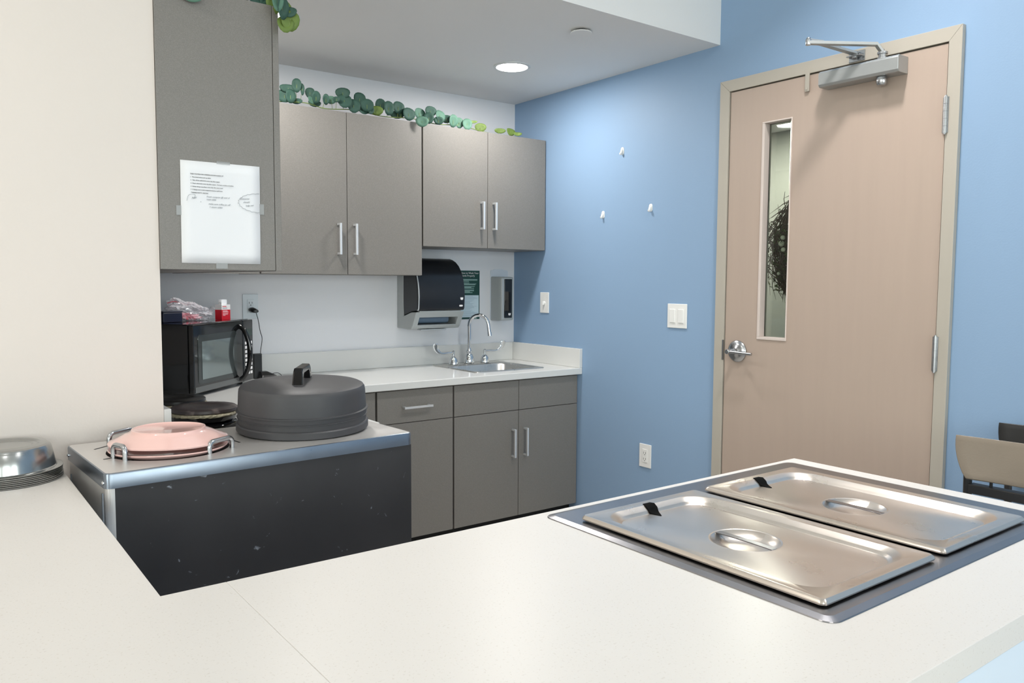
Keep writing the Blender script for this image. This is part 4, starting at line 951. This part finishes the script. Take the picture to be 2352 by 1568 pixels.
def lid(cx, cy, label):
    t = thing('pan_lid', (cx, cy, fz_), label, 'pan lid', 'stainless lids on the steam table')
    hx, hy = .1678, .262; z = fz_+.0006; zt_ = z+.0115; zr = zt_-.0135; m_ = 9
    rx, ry = hx-.031, hy-.031
    rings = [rrect(cx, cy, hx, hy, .010, z+.003, m_), rrect(cx, cy, hx+.0006, hy+.0006, .010, z+.0055, m_), rrect(cx, cy, hx-.001, hy-.001, .009, z+.0085, m_), rrect(cx, cy, hx-.004, hy-.004, .008, zt_, m_), rrect(cx, cy, hx-.007, hy-.007, .008, zt_+.0002, m_),
             rrect(cx, cy, hx-.011, hy-.011, .010, zt_-.0012, m_), rrect(cx, cy, rx+.006, ry+.006, .050, zt_-.0008, m_), rrect(cx, cy, rx+.003, ry+.003, .049, zt_-.0022, m_), rrect(cx, cy, rx-.006, ry-.006, .047, zt_-.0075, m_), rrect(cx, cy, rx-.0075, ry-.0075, .047, zt_-.0085, m_), rrect(cx, cy, rx-.011, ry-.011, .045, zr+.0012, m_), rrect(cx, cy, rx-.013, ry-.013, .045, zr, m_), rrect(cx, cy, rx-.017, ry-.017, .043, zr+.0004, m_),
             rcirc(cx, cy, .068, zr+.0006, m_), rcirc(cx, cy, .0655, zr+.0012, m_), rcirc(cx, cy, .063, zr+.0004, m_), rcirc(cx, cy, .055, zr-.007, m_), rcirc(cx, cy, .040, zr-.013, m_), rcirc(cx, cy, .018, zr-.0155, m_), rcirc(cx, cy, .004, zr-.016, m_)]
    bm = B(); ringloft(bm, rings, False, True); body = auto(obj('lid_sheet', bm, M['steel'], t), 24)
    bm = B(); n = 12; R = []
    for k in range(n+1):
        u = -1+2*k/n; yy = cy+u*.0625; zz = zr+.0008+.0010*(1-u*u)
        R.append([(cx-.0075, yy, zz), (cx+.0075, yy, zz), (cx+.0065, yy, zz-.0022), (cx-.0065, yy, zz-.0022)])
    ringloft(bm, R); obj('grip_bar', bm, M['steel2'], t, bevel=.0006)
    # ladle notch in the far rim: solid black strip painting the dark of the cut, down the recess wall
    bm = B(); yn = cy+hy-.018
    ringloft(bm, [[(cx+x-.004, y_, zz) for x, y_, zz in r] for r in (
        [(-.009, yn, zt_+.0004), (.012, yn, zt_+.0004), (.012, yn-.001, zt_-.001), (-.009, yn-.001, zt_-.001)],
        [(-.013, yn-.010, zt_+.0006), (.015, yn-.010, zt_+.0006), (.015, yn-.011, zt_-.004), (-.013, yn-.011, zt_-.004)],
        [(-.014, yn-.020, zt_-.0055), (.014, yn-.020, zt_-.0055), (.014, yn-.020, zt_-.011), (-.014, yn-.020, zt_-.011)],
        [(-.015, yn-.026, zr+.0030), (.010, yn-.026, zr+.0030), (.010, yn-.026, zr-.001), (-.015, yn-.026, zr-.001)],
        [(-.013, yn-.036, zr+.0016), (.003, yn-.036, zr+.0016), (.003, yn-.036, zr-.001), (-.013, yn-.036, zr-.001)],
        [(-.009, yn-.050, zr+.0012), (-.006, yn-.050, zr+.0012), (-.006, yn-.050, zr-.001), (-.009, yn-.050, zr-.001)])])
    auto(obj('ladle_notch_dark', bm, M['rubber'], t), 60)
    return t
lid((l1x0+l1x1)/2, (ly0+ly1)/2, 'steel steam table lid nearer the camera, with recessed grip')
lid((l2x0+l2x1)/2, (ly0+ly1)/2+.002, 'steel steam table lid farther from the camera, nearer the door')

# ------------------------------------------------------------------ stack of metal plate covers
px_, py_ = -2.711, -1.616
rr_ = .118
first = None
N_C = 7
for k in range(N_C):
    z = ZA+.0006+k*.0040
    topmost = k == N_C-1
    lab = 'polished metal plate cover on top of the stack at the left edge' if topmost else 'metal plate cover in the nested stack, only its rim showing'
    t = thing('plate_cover', (px_, py_, z), lab, 'plate cover', 'nested metal plate covers on the counter')
    jx, jy = random.uniform(-.001, .001), random.uniform(-.001, .001)
    cx, cy = px_+jx, py_+jy
    if first is None or topmost:
        h = .050
        prof = [(rr_-.003, z), (rr_, z+.0008), (rr_+.0003, z+.003), (rr_-.003, z+.0042), (rr_-.012, z+.0044), (rr_-.014, z+.006), (rr_-.018, z+.026), (rr_-.023, z+.050), (rr_-.026, z+.056), (rr_-.031, z+.0590), (.073, z+.0605), (.069, z+.0590), (.066, z+.0572), (.058, z+.0580), (.054, z+.0560), (.004, z+.0564)]
        bm = B(); lathe(bm, cx, cy, prof, 96, False, True)
        o = auto(obj('cover_shell', bm, M['cover'], t), 22)
        if first is None: first = (o, t, z)
    else:
        c = first[0].copy(); C.objects.link(c); c.parent = t; c.location = (jx, jy, 0)

# ------------------------------------------------------------------ chairs
def chair(x, y0, y1, zt_, mpanel, label, cat_m, pw=.115, lean=.03):
    """backrest plane at x, width along Y (y1 is the end farther from the corner), seat towards -X"""
    t = thing('dining_chair', (x-.2, (y0+y1)/2, 0), label, 'chair', 'chairs beside the counter end')
    yc, hw = (y0+y1)/2, abs(y0-y1)/2
    bm = B(); n = 16; cols = []
    for i in range(n+1):
        u = -1+2*i/n; bow = .018*(1-u*u)
        col = []
        for j in range(9):
            w = j/8   # bottom to top
            wid = hw*(.80+.20*math.sin(w*PI/2)**.8)
            col.append((x+bow+lean*(w-.5)-.002, yc+u*wid, zt_-pw+pw*w))
        cols.append(col)
    vs = [[bm.verts.new(p) for p in c] for c in cols]
    for i in range(n):
        for j in range(8): bm.faces.new((vs[i][j], vs[i+1][j], vs[i+1][j+1], vs[i][j+1]))
    obj('backrest', bm, mpanel, t, smooth=True, solid=.012, bevel=.002)
    bm = B()
    for s in (-1, 1):
        tube(bm, smoothpath([(x+.03, yc+s*(hw*.83), .45), (x+.022, yc+s*(hw*.84), .60), (x+.014, yc+s*hw*.84, zt_-pw+.02)]), .011, 10)
    box(bm, x-.004, x+.026, yc-hw*.80, yc+hw*.80, zt_-pw-.042, zt_-pw-.016)
    for s in (-.55, 0, .55): box(bm, x+.006, x+.014, yc+s*hw-.004, yc+s*hw+.004, zt_-pw-.02, zt_-pw+.01)
    obj('back_frame', bm, cat_m, t, bevel=.003)
    bm = B(); ringloft(bm, [rrect(x-.19, yc, .20, hw*.95, .05, .435), rrect(x-.19, yc, .205, hw*.97, .05, .447), rrect(x-.19, yc, .195, hw*.93, .045, .455)])
    auto(obj('seat', bm, mpanel, t))
    for sx, sy in ((-1, -1), (-1, 1), (1, -1), (1, 1)):
        bm = B(); tube(bm, [(x-.19+sx*.17, yc+sy*hw*.86, .436), (x-.19+sx*.20, yc+sy*hw*.92, .002)], .010, 10); obj('leg', bm, cat_m, t)
    return t
chair(-.555, -3.220, -2.790, .888, M['tan'], 'tan backed chair with charcoal frame at the right edge', M['chairgrey'], pw=.112)
chair(-.075, -3.130, -2.710, .862, M['black'], 'black backed chair behind the tan one, against the blue wall', M['chairgrey'], pw=.13)
bxo('x', (0, .001, 0, .001, 0, .001), M['black'])
bpy.data.objects.remove(bpy.data.objects['x'])

# ------------------------------------------------------------------ light
w = bpy.data.worlds.new('world'); bpy.context.scene.world = w; w.use_nodes = True
nt = w.node_tree; bgd = nt.nodes['Background']
sky = nt.nodes.new('ShaderNodeTexSky'); sky.sky_type = 'HOSEK_WILKIE'; sky.sun_direction = (.3, .6, .7); sky.turbidity = 4
nt.links.new(sky.outputs[0], bgd.inputs[0]); bgd.inputs[1].default_value = .8
for (a, b) in wins:
    ld = bpy.data.lights.new('window_daylight_fill', 'AREA'); ld.shape = 'RECTANGLE'; ld.size = b-a-.1; ld.size_y = 1.4; ld.energy = 47; ld.color = (.93, .935, 1.0)
    lo = bpy.data.objects.new('window_daylight_fill', ld); C.objects.link(lo); lo.location = ((a+b)/2, WY0-.2, 1.65); lo.rotation_euler = (PI/2, 0, 0)
for (a, b) in left_fill_wins:  # fill through the added left windows, brightens the blue wall
    ld = bpy.data.lights.new('window_daylight_fill', 'AREA'); ld.shape = 'RECTANGLE'; ld.size = 1.5; ld.size_y = b-a-.1; ld.energy = 64; ld.color = (.97, .955, 1.0)
    lo = bpy.data.objects.new('window_daylight_fill', ld); C.objects.link(lo); lo.location = (WX0-.2, (a+b)/2, 1.7); lo.rotation_euler = (0, -PI/2, 0)
sc = bpy.context.scene
sc.view_settings.view_transform = 'Standard'; sc.view_settings.look = 'None'; sc.view_settings.gamma = 1; sc.view_settings.use_curve_mapping = False
sc.view_settings.exposure = 0.48
sc.cycles.max_bounces = 10; sc.cycles.diffuse_bounces = 5; sc.cycles.glossy_bounces = 5; sc.cycles.transparent_max_bounces = 12
sc.cycles.sample_clamp_indirect = 6; sc.cycles.caustics_reflective = False; sc.cycles.caustics_refractive = False
